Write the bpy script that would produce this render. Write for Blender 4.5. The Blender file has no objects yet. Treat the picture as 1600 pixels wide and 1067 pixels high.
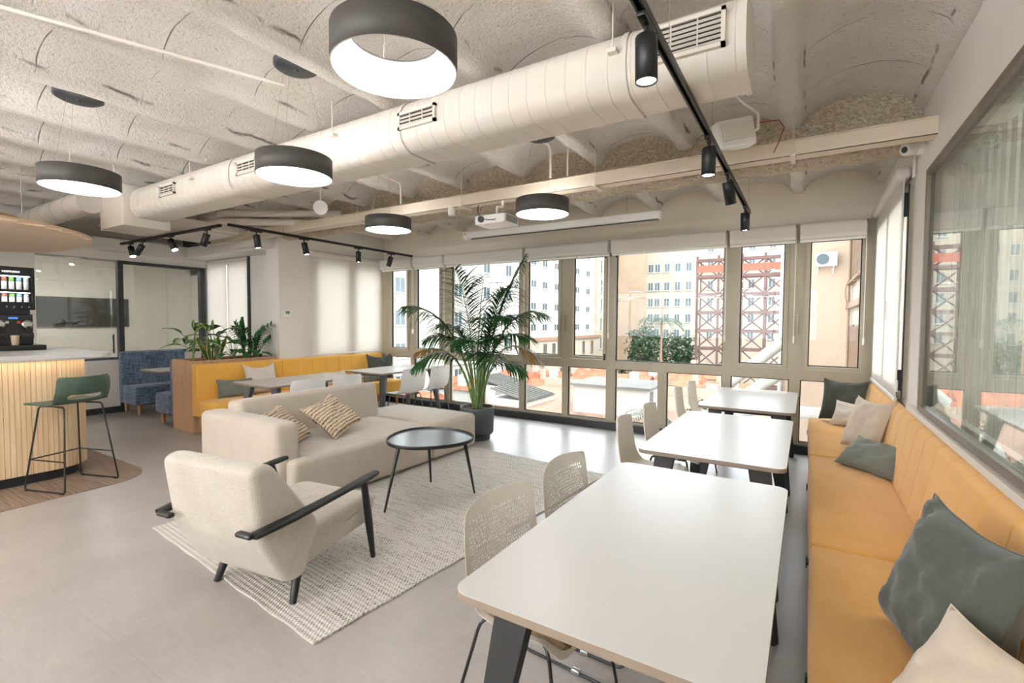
import bpy, math, random
from mathutils import Vector, Matrix, noise as mnoise
PI = math.pi
scn = bpy.context.scene
COL = scn.collection

# ------------------------------------------------------------------ camera
cam_d = bpy.data.cameras.new('camera')
cam = bpy.data.objects.new('camera', cam_d)
COL.objects.link(cam)
scn.camera = cam
yaw, pit, rol = 0.55163855, 0.04012389, 0.00662914
CAM_H = 1.51
cy, sy = math.cos(yaw), math.sin(yaw)
cp, sp = math.cos(pit), math.sin(pit)
fw = Vector((-sy * cp, cy * cp, -sp))
rt = Vector((cy, sy, 0))
up = rt.cross(fw)
r2 = rt * math.cos(rol) + up * math.sin(rol)
u2 = -rt * math.sin(rol) + up * math.cos(rol)
M3 = Matrix((r2, u2, -fw)).transposed()
cam.matrix_world = Matrix.Translation((0, 0, CAM_H)) @ M3.to_4x4()
cam_d.sensor_width = 36.0
cam_d.lens = 36.0 * 749.84 / 1600.0
cam_d.clip_start = 0.05
cam_d.clip_end = 600

# ------------------------------------------------------------------ world, sun, exposure
w = bpy.data.worlds.new('world')
scn.world = w
w.use_nodes = True
wn, wl = w.node_tree.nodes, w.node_tree.links
wn.clear()
wo = wn.new('ShaderNodeOutputWorld')
wb = wn.new('ShaderNodeBackground')
wb.inputs['Color'].default_value = (0.87, 0.94, 1.0, 1)
wb.inputs['Strength'].default_value = 4.2
wl.new(wb.outputs[0], wo.inputs[0])
sun_d = bpy.data.lights.new('sun', 'SUN')
sun_d.energy = 1.8
sun_d.angle = math.radians(1.0)
sun_d.color = (1.0, 0.94, 0.85)
sun = bpy.data.objects.new('sun', sun_d)
COL.objects.link(sun)
sun.rotation_euler = Vector((-0.62, 0.45, -0.72)).to_track_quat('-Z', 'Y').to_euler()
scn.view_settings.view_transform = 'Standard'
scn.view_settings.look = 'None'
scn.view_settings.exposure = 0.92
scn.view_settings.gamma = 1.0
scn.view_settings.use_curve_mapping = False
RING_POWER = 13.0
SPOT_POWER = 40.0
# sky portals in the window openings (they only guide sampling of the sky, they give no light)
def portal(name, loc, direction, sx, sz):
    d = bpy.data.lights.new(name, 'AREA')
    d.shape = 'RECTANGLE'; d.size = sx; d.size_y = sz
    d.cycles.is_portal = True
    o = bpy.data.objects.new(name, d); COL.objects.link(o)
    o.location = loc
    o.rotation_euler = Vector(direction).to_track_quat('-Z', 'Y').to_euler()
portal('sky_portal', (-3.15, 6.75, 1.3), (0, -1, 0), 7.5, 2.5)
portal('sky_portal', (-7.1, 5.6, 1.8), (1, 0, 0), 1.7, 1.8)
portal('sky_portal', (-8.8, 4.85, 1.7), (0, -1, 0), 1.4, 1.7)
portal('sky_portal', (-4.0, -5.2, 1.5), (0, 1, 0), 8.6, 2.4)

# ------------------------------------------------------------------ helpers
def lin(h):
    if isinstance(h, (tuple, list)):
        return tuple(h[:3])
    h = h.lstrip('#')
    v = [int(h[i:i + 2], 16) / 255 for i in (0, 2, 4)]
    return tuple(c / 12.92 if c <= 0.04045 else ((c + 0.055) / 1.055) ** 2.4 for c in v)

def nodes(name):
    m = bpy.data.materials.new(name)
    m.use_nodes = True
    nt = m.node_tree
    nt.nodes.clear()
    o = nt.nodes.new('ShaderNodeOutputMaterial')
    return m, nt, o

def P(name, c, rough=0.5, metal=0.0, var=0.06, vscale=6.0, bump=0.0, bscale=60.0, spec=0.5,
      stretch=None, c2=None, emis=None, estr=0.0, sheen=0.0, detail=4.0, bdist=0.01, sss=0.0):
    """principled material with procedural colour variation and bump"""
    m, nt, o = nodes(name)
    N, L = nt.nodes, nt.links
    b = N.new('ShaderNodeBsdfPrincipled')
    L.new(b.outputs[0], o.inputs[0])
    c = lin(c)
    tc = N.new('ShaderNodeTexCoord')
    mp = N.new('ShaderNodeMapping')
    L.new(tc.outputs['Object'], mp.inputs[0])
    if stretch: mp.inputs['Scale'].default_value = stretch
    nz = N.new('ShaderNodeTexNoise')
    nz.inputs['Scale'].default_value = vscale
    nz.inputs['Detail'].default_value = detail
    L.new(mp.outputs[0], nz.inputs['Vector'])
    rp = N.new('ShaderNodeValToRGB')
    d = lin(c2) if c2 else tuple(max(0, x * (1 - 2.2 * var)) for x in c)
    e = tuple(min(1, x * (1 + var)) for x in c)
    rp.color_ramp.elements[0].position = 0.3
    rp.color_ramp.elements[1].position = 0.7
    rp.color_ramp.elements[0].color = (*d, 1)
    rp.color_ramp.elements[1].color = (*(c if c2 else e), 1)
    L.new(nz.outputs[0], rp.inputs[0])
    L.new(rp.outputs[0], b.inputs['Base Color'])
    b.inputs['Roughness'].default_value = rough
    b.inputs['Metallic'].default_value = metal
    b.inputs['Specular IOR Level'].default_value = spec
    if sheen:
        b.inputs['Sheen Weight'].default_value = sheen
    if emis:
        b.inputs['Emission Color'].default_value = (*lin(emis), 1)
        b.inputs['Emission Strength'].default_value = estr
    if bump:
        n2 = N.new('ShaderNodeTexNoise')
        n2.inputs['Scale'].default_value = bscale
        n2.inputs['Detail'].default_value = 3
        L.new(mp.outputs[0], n2.inputs['Vector'])
        bp = N.new('ShaderNodeBump')
        bp.inputs['Strength'].default_value = bump
        bp.inputs['Distance'].default_value = bdist
        L.new(n2.outputs[0], bp.inputs['Height'])
        L.new(bp.outputs[0], b.inputs['Normal'])
    return m

def math_node(nt, op, a, b=None, clamp=False):
    n = nt.nodes.new('ShaderNodeMath'); n.operation = op; n.use_clamp = clamp
    for i, v in enumerate((a, b)):
        if v is None: continue
        if isinstance(v, (int, float)): n.inputs[i].default_value = v
        else: nt.links.new(v, n.inputs[i])
    return n.outputs[0]

def thin_glass(name, tint, ior):
    m, nt, o = nodes(name)
    N, L = nt.nodes, nt.links
    t = N.new('ShaderNodeBsdfTransparent'); t.inputs[0].default_value = (*tint, 1)
    g = N.new('ShaderNodeBsdfGlossy'); g.inputs['Roughness'].default_value = 0.0
    ge = N.new('ShaderNodeNewGeometry'); dp = N.new('ShaderNodeVectorMath'); dp.operation = 'DOT_PRODUCT'
    L.new(ge.outputs['Incoming'], dp.inputs[0]); L.new(ge.outputs['Normal'], dp.inputs[1])
    f0 = ((ior - 1) / (ior + 1)) ** 2
    om = math_node(nt, 'SUBTRACT', 1.0, math_node(nt, 'ABSOLUTE', dp.outputs['Value']), True)
    fres = math_node(nt, 'ADD', math_node(nt, 'MULTIPLY', math_node(nt, 'POWER', om, 5.0), 1 - f0), f0, True)
    nz = N.new('ShaderNodeTexNoise'); nz.inputs['Scale'].default_value = 0.7
    bp = N.new('ShaderNodeBump'); bp.inputs['Strength'].default_value = 0.02
    tc = N.new('ShaderNodeTexCoord'); L.new(tc.outputs['Object'], nz.inputs['Vector'])
    L.new(nz.outputs[0], bp.inputs['Height']); L.new(bp.outputs[0], g.inputs['Normal'])
    mx = N.new('ShaderNodeMixShader')
    L.new(fres, mx.inputs[0]); L.new(t.outputs[0], mx.inputs[1]); L.new(g.outputs[0], mx.inputs[2])
    L.new(mx.outputs[0], o.inputs[0])
    return m

def emit(name, c, s):
    m, nt, o = nodes(name)
    e = nt.nodes.new('ShaderNodeEmission')
    e.inputs[0].default_value = (*lin(c), 1); e.inputs[1].default_value = s
    nt.links.new(e.outputs[0], o.inputs[0])
    return m

class MB:
    """collects geometry and links it as one mesh object"""
    def __init__(s): s.v = []; s.f = []; s.m = []; s.uv = {}; s.sm = []
    def add(s, vs, fs, mi=0, smooth=False, uvs=None):
        o = len(s.v); s.v += [tuple(v) for v in vs]
        for k, f in enumerate(fs):
            if uvs: s.uv[len(s.f)] = uvs[k]
            s.f.append(tuple(i + o for i in f)); s.m.append(mi); s.sm.append(smooth)
        return s
    def box(s, x0, x1, y0, y1, z0, z1, mi=0, M=None):
        vs = [Vector(p) for p in ((x0, y0, z0), (x1, y0, z0), (x1, y1, z0), (x0, y1, z0), (x0, y0, z1), (x1, y0, z1), (x1, y1, z1), (x0, y1, z1))]
        if M: vs = [M @ v for v in vs]
        return s.add(vs, [(0, 3, 2, 1), (4, 5, 6, 7), (0, 1, 5, 4), (1, 2, 6, 5), (2, 3, 7, 6), (3, 0, 4, 7)], mi)
    def rbox(s, x0, x1, y0, y1, z0, z1, r=0.02, n=3, mi=0, M=None, puff=0.0, m=4):
        """box with rounded edges; puff swells the faces"""
        c = Vector(((x0 + x1) / 2, (y0 + y1) / 2, (z0 + z1) / 2)); h = Vector((abs(x1 - x0) / 2, abs(y1 - y0) / 2, abs(z1 - z0) / 2))
        r = min(r, h.x, h.y, h.z)
        def axis(a):
            t = [-a + r * (1 - math.cos(PI / 2 * i / n)) for i in range(n + 1)]
            inner = [(-a + r) + (2 * a - 2 * r) * i / m for i in range(1, m)]
            return t + inner + [-x for x in reversed(t)]
        ax = [axis(h.x), axis(h.y), axis(h.z)]
        key = {}
        vs, fs = [], []
        def vert(i, j, k):
            kk = (i, j, k)
            if kk in key: return key[kk]
            p = Vector((ax[0][i], ax[1][j], ax[2][k]))
            q = Vector([max(-h[a] + r, min(h[a] - r, p[a])) for a in range(3)])
            d = p - q
            if d.length > 1e-9: p2 = q + d.normalized() * r
            else: p2 = p
            if puff:
                e = Vector([p[a] / h[a] if h[a] else 0 for a in range(3)])
                for a in range(3):
                    b, g = (a + 1) % 3, (a + 2) % 3
                    p2[a] += puff * e[a] * max(0, 1 - e[b] ** 2) * max(0, 1 - e[g] ** 2)
            p2 = p2 + c
            if M: p2 = M @ p2
            key[kk] = len(vs); vs.append(p2)
            return key[kk]
        nx, ny, nz = [len(a) - 1 for a in ax]
        for i in range(nx):
            for j in range(ny):
                fs.append((vert(i, j, 0), vert(i, j + 1, 0), vert(i + 1, j + 1, 0), vert(i + 1, j, 0)))
                fs.append((vert(i, j, nz), vert(i + 1, j, nz), vert(i + 1, j + 1, nz), vert(i, j + 1, nz)))
        for i in range(nx):
            for k in range(nz):
                fs.append((vert(i, 0, k), vert(i + 1, 0, k), vert(i + 1, 0, k + 1), vert(i, 0, k + 1)))
                fs.append((vert(i, ny, k), vert(i, ny, k + 1), vert(i + 1, ny, k + 1), vert(i + 1, ny, k)))
        for j in range(ny):
            for k in range(nz):
                fs.append((vert(0, j, k), vert(0, j, k + 1), vert(0, j + 1, k + 1), vert(0, j + 1, k)))
                fs.append((vert(nx, j, k), vert(nx, j + 1, k), vert(nx, j + 1, k + 1), vert(nx, j, k + 1)))
        return s.add(vs, fs, mi, True)
    def tube(s, path, r, n=8, mi=0, caps=True, closed=False):
        P_ = [Vector(p) for p in path]; k = len(P_)
        rs = r if isinstance(r, (list, tuple)) else [r] * k
        vs, fs = [], []
        prev = None
        for i, p in enumerate(P_):
            if closed: t = P_[(i + 1) % k] - P_[i - 1]
            else: t = P_[min(i + 1, k - 1)] - P_[max(i - 1, 0)]
            if t.length < 1e-9: t = Vector((0, 0, 1))
            t.normalize()
            if prev is None:
                a = t.cross(Vector((0, 0, 1)))
                if a.length < 0.05: a = t.cross(Vector((1, 0, 0)))
            else:
                a = prev - t * prev.dot(t)
            a.normalize(); prev = a
            b = t.cross(a)
            for j in range(n):
                th = 2 * PI * j / n
                vs.append(p + (a * math.cos(th) + b * math.sin(th)) * rs[i])
        for i in range(k if closed else k - 1):
            for j in range(n):
                a0 = i * n + j; a1 = i * n + (j + 1) % n; i2 = (i + 1) % k
                fs.append((a0, a1, i2 * n + (j + 1) % n, i2 * n + j))
        s.add(vs, fs, mi, True)
        if caps and not closed:
            s.add(vs[:n], [tuple(range(n))], mi)
            s.add(vs[-n:], [tuple(reversed(range(n)))], mi)
        return s
    def cyl(s, a, b, r0, r1=None, n=16, mi=0):
        return s.tube([a, b], [r0, r0 if r1 is None else r1], n, mi)
    def lathe(s, prof, cx=0, cy_=0, n=32, mi=0, smooth=True, cap=False):
        vs, fs = [], []
        for (r, z) in prof:
            for j in range(n):
                t = 2 * PI * j / n
                vs.append((cx + r * math.cos(t), cy_ + r * math.sin(t), z))
        for i in range(len(prof) - 1):
            for j in range(n):
                fs.append((i * n + j, i * n + (j + 1) % n, (i + 1) * n + (j + 1) % n, (i + 1) * n + j))
        return s.add(vs, fs, mi, smooth)
    def prism(s, poly, a, b, axis='z', mi=0, M=None):
        """extrude a 2-D outline along an axis"""
        def P3(u, v, t):
            return {'z': (u, v, t), 'y': (u, t, v), 'x': (t, u, v)}[axis]
        n = len(poly)
        vs = [Vector(P3(u, v, a)) for u, v in poly] + [Vector(P3(u, v, b)) for u, v in poly]
        if M: vs = [M @ v for v in vs]
        fs = [tuple(reversed(range(n))), tuple(range(n, 2 * n))] + [(i, (i + 1) % n, n + (i + 1) % n, n + i) for i in range(n)]
        return s.add(vs, fs, mi)
    def sheet(s, fn, nu, nv, th=0.0, mi=0, closed_u=False, uv=True):
        """fn(u,v)->(x,y,z), optional thickness"""
        g = [[Vector(fn(i / nu, j / nv)) for j in range(nv + 1)] for i in range(nu + 1)]
        vs = [p for row in g for p in row]
        W = nv + 1
        idx = lambda i, j: i * W + j
        fs = [(idx(i, j), idx(i + 1, j), idx(i + 1, j + 1), idx(i, j + 1)) for i in range(nu) for j in range(nv)]
        uvs = [[(i / nu, j / nv), ((i + 1) / nu, j / nv), ((i + 1) / nu, (j + 1) / nv), (i / nu, (j + 1) / nv)] for i in range(nu) for j in range(nv)]
        if not th:
            return s.add(vs, fs, mi, True, uvs)
        nr = []
        for i in range(nu + 1):
            for j in range(nv + 1):
                du = g[min(i + 1, nu)][j] - g[max(i - 1, 0)][j]
                dv = g[i][min(j + 1, nv)] - g[i][max(j - 1, 0)]
                c = du.cross(dv)
                nr.append(c.normalized() if c.length > 1e-12 else Vector((0, 0, 1)))
        s.add([v + n_ * th / 2 for v, n_ in zip(vs, nr)], fs, mi, True, uvs)
        s.add([v - n_ * th / 2 for v, n_ in zip(vs, nr)], [tuple(reversed(f)) for f in fs], mi, True, [list(reversed(u)) for u in uvs])
        K = len(vs)
        rim = [idx(i, 0) for i in range(nu + 1)] + [idx(nu, j) for j in range(1, nv + 1)] + [idx(i, nv) for i in range(nu - 1, -1, -1)] + [idx(0, j) for j in range(nv - 1, 0, -1)]
        rv = [vs[i] + nr[i] * th / 2 for i in rim] + [vs[i] - nr[i] * th / 2 for i in rim]
        R_ = len(rim)
        s.add(rv, [(i, R_ + i, R_ + (i + 1) % R_, (i + 1) % R_) for i in range(R_)], mi, False)
        return s
    def build(s, name, mats, parent=None, loc=None, rotz=0.0, merge=False, auto=None):
        me = bpy.data.meshes.new(name)
        me.from_pydata(s.v, [], s.f)
        if not isinstance(mats, (list, tuple)): mats = [mats]
        for m in mats: me.materials.append(m)
        me.polygons.foreach_set('material_index', s.m)
        me.polygons.foreach_set('use_smooth', s.sm)
        if s.uv:
            ul = me.uv_layers.new(name='UVMap')
            for fi, u in s.uv.items():
                p = me.polygons[fi]
                for k, li in enumerate(p.loop_indices): ul.data[li].uv = u[k]
        me.validate(); me.update()
        o = bpy.data.objects.new(name, me)
        COL.objects.link(o)
        if parent: o.parent = parent
        if loc: o.location = loc
        if rotz: o.rotation_euler = (0, 0, rotz)
        return o

def thing(name, label, cat, loc=(0, 0, 0), rotz=0.0, group=None):
    o = bpy.data.objects.new(name, None)
    o.empty_display_size = 0.1
    COL.objects.link(o)
    o.location = loc; o.rotation_euler = (0, 0, rotz)
    o['label'] = label; o['category'] = cat
    if group: o['group'] = group
    return o
def tag(o, label, cat, group=None, kind=None):
    o['label'] = label; o['category'] = cat
    if group: o['group'] = group
    if kind: o['kind'] = kind
    return o
def struct(o, label=None):
    o['kind'] = 'structure'
    if label: o['label'] = label
    return o
def dup(root, loc, rotz=0.0, label=None, group=None):
    r = root.copy(); COL.objects.link(r)
    r.location = loc; r.rotation_euler = (0, 0, rotz)
    if label: r['label'] = label
    if group: r['group'] = group
    for ch in list(root.children):
        c = ch.copy(); COL.objects.link(c); c.parent = r
        for g in ch.children:
            d = g.copy(); COL.objects.link(d); d.parent = c
    return r
def arc(cx, cz, r, a0, a1, n):
    return [(cx + r * math.cos(math.radians(a0 + (a1 - a0) * i / n)), cz + r * math.sin(math.radians(a0 + (a1 - a0) * i / n))) for i in range(n + 1)]
def rrect(x0, x1, y0, y1, r, n=6):
    return (arc(x1 - r, y0 + r, r, -90, 0, n) + arc(x1 - r, y1 - r, r, 0, 90, n) + arc(x0 + r, y1 - r, r, 90, 180, n) + arc(x0 + r, y0 + r, r, 180, 270, n))
def bez(p0, p1, p2, n=8):
    p0, p1, p2 = Vector(p0), Vector(p1), Vector(p2)
    return [p0 * (1 - t) ** 2 + p1 * 2 * t * (1 - t) + p2 * t * t for t in [i / n for i in range(n + 1)]]
def fillet(pts, r, n=4):
    """round the inner corners of a polyline"""
    out = [Vector(pts[0])]
    for i in range(1, len(pts) - 1):
        a, b, c = Vector(pts[i - 1]), Vector(pts[i]), Vector(pts[i + 1])
        d1 = (a - b); d2 = (c - b)
        rr = min(r, d1.length * 0.45, d2.length * 0.45)
        out += bez(b + d1.normalized() * rr, b, b + d2.normalized() * rr, n)
    out.append(Vector(pts[-1]))
    return out

# ------------------------------------------------------------------ materials
M = {}
M['wall'] = P('wall_paint', 'e6e0d8', 0.75, var=0.015, vscale=1.5, bump=0.05, bscale=140)
M['wall_beige'] = P('wall_paint_beige', 'e6dccc', 0.8, var=0.015, vscale=1.5, bump=0.05, bscale=140)
M['white_metal'] = P('white_painted_metal', 'e4dbd0', 0.45, var=0.02, vscale=2)
M['cream_metal'] = P('cream_painted_metal', 'dcd3c7', 0.5, var=0.02, vscale=2)
M['frame'] = P('taupe_aluminium', 'ada38e', 0.4, metal=0.0, var=0.03, vscale=3)
M['frame_dark'] = P('dark_taupe_aluminium', '736a5c', 0.4, var=0.03, vscale=3)
M['gasket'] = P('black_gasket', '15171a', 0.6, var=0.02)
M['sill'] = P('dark_base_board', '1f2428', 0.45, var=0.05)
M['black'] = P('black_powder_coat', '131517', 0.42, var=0.04, vscale=20)
M['darkgrey'] = P('dark_grey_metal', '33363a', 0.45, var=0.04)
M['chrome'] = P('chrome', 'c8c8cc', 0.15, metal=1.0, var=0.01)
M['lamp_grey'] = P('lamp_grey', '45423f', 0.6, var=0.03)
M['tray'] = P('beige_tray_paint', 'd9cab5', 0.5, var=0.02, vscale=2)
M['white'] = P('white_plastic', 'ece8e2', 0.35, var=0.01)
M['glass'] = thin_glass('window_glass', (0.975, 0.985, 0.98), 1.30)
M['glass_side'] = thin_glass('side_glass', (0.86, 0.91, 0.89), 2.1)
M['glass_part'] = thin_glass('partition_glass', (0.90, 0.93, 0.91), 1.6)
M['ring'] = emit('led_diffuser', 'f8f9ff', RING_POWER)
M['ring_top'] = emit('led_top_diffuser', 'fff6ec', 3.6)
M['spot'] = emit('spot_lens', 'fff6ea', SPOT_POWER)
M['panel_led'] = emit('panel_led', 'fffaf5', 11.0)
M['uplight'] = emit('uplight_led', 'f6f7fb', 330.0)
M['strip'] = emit('led_strip', 'ffe8cc', 17.0)
M['tabletop'] = P('white_laminate', 'cbc8c5', 0.32, var=0.01, vscale=2, bump=0.02, bscale=300)
M['table_edge'] = P('table_edge', '8b7c6e', 0.5, var=0.03)
M['table_leg'] = P('table_leg_dark', '0f0f0e', 0.5, var=0.03)
M['table_leg_grey'] = P('table_leg_grey', '595d5f', 0.5, var=0.03)
M['chair_beige'] = P('beige_polypropylene', 'e8e1d7', 0.5, var=0.01, bump=0.03, bscale=400)
M['chair_white'] = P('white_polypropylene', 'eceae7', 0.45, var=0.01)
M['pad'] = P('taupe_seat_pad', '6e5b3e', 0.85, var=0.05, bump=0.2, bscale=400)
M['cream_metal_dark'] = P('vent_dark', '2a251f', 0.8, var=0.05)
M['wire'] = P('steel_cable', 'b9b3aa', 0.4, metal=0.6, var=0.02)
M['red'] = P('red_cable', '9c2f22', 0.5, var=0.02)
M['soil'] = P('bark_chips', '6b4028', 0.95, var=0.25, vscale=45, bump=1.0, bscale=60, bdist=0.03)
M['pot'] = P('dark_grey_pot', '4a5054', 0.55, var=0.03)
M['screen_blue'] = emit('display_blue', '3f7fd0', 1.0)
M['screen_green'] = P('thermostat_display', '5c7a6a', 0.4, var=0.02)

def fabric(name, c, c2, scale=350, rough=0.92, bump=0.25, fine=0.35):
    m, nt, o = nodes(name)
    N, L = nt.nodes, nt.links
    b = N.new('ShaderNodeBsdfPrincipled'); L.new(b.outputs[0], o.inputs[0])
    b.inputs['Roughness'].default_value = rough
    b.inputs['Sheen Weight'].default_value = 0.25
    b.inputs['Specular IOR Level'].default_value = 0.2
    tc = N.new('ShaderNodeTexCoord')
    outs = []
    for sc, st in ((1, (1, 1, 0.08)), (1, (0.08, 0.08, 1))):
        mp = N.new('ShaderNodeMapping'); mp.inputs['Scale'].default_value = st
        L.new(tc.outputs['Object'], mp.inputs[0])
        nz = N.new('ShaderNodeTexNoise'); nz.inputs['Scale'].default_value = scale; nz.inputs['Detail'].default_value = 2
        L.new(mp.outputs[0], nz.inputs['Vector']); outs.append(nz.outputs[0])
    big = N.new('ShaderNodeTexNoise'); big.inputs['Scale'].default_value = 5; big.inputs['Detail'].default_value = 5
    L.new(tc.outputs['Object'], big.inputs['Vector'])
    s1 = math_node(nt, 'ADD', outs[0], outs[1])
    s2 = math_node(nt, 'MULTIPLY', s1, 0.5)
    s3 = math_node(nt, 'MULTIPLY', math_node(nt, 'SUBTRACT', s2, 0.5), fine * 6)
    s4 = math_node(nt, 'MULTIPLY', math_node(nt, 'SUBTRACT', big.outputs[0], 0.5), 1.2)
    s5 = math_node(nt, 'ADD', math_node(nt, 'ADD', s3, s4), 0.5, True)
    mx = N.new('ShaderNodeMix'); mx.data_type = 'RGBA'
    L.new(s5, mx.inputs[0]); mx.inputs[6].default_value = (*lin(c2), 1); mx.inputs[7].default_value = (*lin(c), 1)
    L.new(mx.outputs[2], b.inputs['Base Color'])
    bp = N.new('ShaderNodeBump'); bp.inputs['Strength'].default_value = bump; bp.inputs['Distance'].default_value = 0.003
    L.new(s2, bp.inputs['Height']); L.new(bp.outputs[0], b.inputs['Normal'])
    return m
M['mustard'] = fabric('mustard_fabric', 'e6b26a', 'd79e52', 420, fine=0.2)
M['yellow'] = fabric('yellow_fabric', 'efbb5e', 'e4ab48', 420, fine=0.15)
M['blue'] = fabric('blue_denim_fabric', '7c8ca3', '3c4c62', 90, fine=0.7, bump=0.4)
M['sofa'] = fabric('cream_velvet', 'c4b9ac', 'b1a697', 250, fine=0.15)
M['armchair'] = fabric('cream_chenille', 'c9c1b6', 'aea598', 420, fine=0.45)
M['cush_dark'] = fabric('charcoal_green_linen', '50544e', '3e423d', 300, fine=0.25)
M['cush_grey'] = fabric('sage_grey_linen', '7c8078', '686d66', 300, fine=0.2)
M['cush_beige'] = fabric('sand_linen', 'cdbfae', 'bdae9b', 300, fine=0.15)
M['cush_white'] = fabric('off_white_linen', 'e0d9d0', 'd2c9bf', 300, fine=0.15)
M['leather'] = P('green_leather', '3d5245', 0.5, var=0.12, vscale=9, bump=0.2, bscale=220)

def striped():
    m, nt, o = nodes('striped_woven_wool')
    N, L = nt.nodes, nt.links
    b = N.new('ShaderNodeBsdfPrincipled'); L.new(b.outputs[0], o.inputs[0]); b.inputs['Roughness'].default_value = 0.95
    uv = N.new('ShaderNodeUVMap')
    sp_ = N.new('ShaderNodeSeparateXYZ'); L.new(uv.outputs[0], sp_.inputs[0])
    nz = N.new('ShaderNodeTexNoise'); nz.inputs['Scale'].default_value = 14; L.new(uv.outputs[0], nz.inputs['Vector'])
    v = math_node(nt, 'ADD', math_node(nt, 'MULTIPLY', sp_.outputs[1], 13.0), math_node(nt, 'MULTIPLY', nz.outputs[0], 0.5))
    fr = math_node(nt, 'FRACT', v)
    r = N.new('ShaderNodeValToRGB'); cr = r.color_ramp
    cr.elements[0].position = 0.0; cr.elements[0].color = (*lin('e3d3bc'), 1)
    cr.elements[1].position = 1.0; cr.elements[1].color = (*lin('e3d3bc'), 1)
    for p_, c_ in ((0.38, 'd9c8b2'), (0.48, 'a97a55'), (0.62, 'b58d68'), (0.70, '33291f'), (0.86, '3f332a'), (0.93, 'cdbba3')):
        e = cr.elements.new(p_); e.color = (*lin(c_), 1)
    L.new(fr, r.inputs[0])
    mp = N.new('ShaderNodeMapping'); mp.inputs['Scale'].default_value = (60, 14, 1); L.new(uv.outputs[0], mp.inputs[0])
    n2 = N.new('ShaderNodeTexNoise'); n2.inputs['Scale'].default_value = 1.0; L.new(mp.outputs[0], n2.inputs['Vector'])
    mx = N.new('ShaderNodeMix'); mx.data_type = 'RGBA'
    L.new(math_node(nt, 'MULTIPLY', math_node(nt, 'SUBTRACT', n2.outputs[0], 0.45), 4.0, True), mx.inputs[0])
    L.new(r.outputs[0], mx.inputs[6]); mx.inputs[7].default_value = (*lin('dfceb4'), 1)
    L.new(mx.outputs[2], b.inputs['Base Color'])
    bp = N.new('ShaderNodeBump'); bp.inputs['Strength'].default_value = 0.6; bp.inputs['Distance'].default_value = 0.012
    L.new(math_node(nt, 'SINE', math_node(nt, 'MULTIPLY', v, 2 * PI)), bp.inputs['Height']); L.new(bp.outputs[0], b.inputs['Normal'])
    return m
M['striped'] = striped()

def wood(name, c, c2, rough=0.5, slat=None, axis=2, sc=1.0, gap='6b4c2a'):
    """straight grained veneer; grain runs along axis"""
    m, nt, o = nodes(name)
    N, L = nt.nodes, nt.links
    b = N.new('ShaderNodeBsdfPrincipled'); L.new(b.outputs[0], o.inputs[0]); b.inputs['Roughness'].default_value = rough
    tc = N.new('ShaderNodeTexCoord'); mp = N.new('ShaderNodeMapping')
    s = [22 * sc] * 3; s[axis] = 0.7 * sc
    mp.inputs['Scale'].default_value = s
    L.new(tc.outputs['Object'], mp.inputs[0])
    nz = N.new('ShaderNodeTexNoise'); nz.inputs['Scale'].default_value = 2.2; nz.inputs['Detail'].default_value = 6; nz.inputs['Distortion'].default_value = 0.4
    L.new(mp.outputs[0], nz.inputs['Vector'])
    r = N.new('ShaderNodeValToRGB'); r.color_ramp.elements[0].position = 0.35; r.color_ramp.elements[1].position = 0.65
    r.color_ramp.elements[0].color = (*lin(c2), 1); r.color_ramp.elements[1].color = (*lin(c), 1)
    L.new(nz.outputs[0], r.inputs[0]); L.new(r.outputs[0], b.inputs['Base Color'])
    bp = N.new('ShaderNodeBump'); bp.inputs['Strength'].default_value = 0.08; L.new(nz.outputs[0], bp.inputs['Height']); L.new(bp.outputs[0], b.inputs['Normal'])
    return m
M['oak'] = wood('light_oak', 'e2c8a4', 'd3b38a')
M['oak_leg'] = wood('oak_leg', 'c99a68', 'b58352')
M['planter_wood'] = wood('planter_oak_veneer', 'd0a886', 'bb916d', 0.45)
M['canopy_wood'] = wood('canopy_veneer', 'e6cdb3', 'dabd9f', 0.5, axis=1)
M['canopy_edge'] = wood('canopy_edge', 'd7b27e', 'c39a63', 0.5, axis=1)

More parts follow.
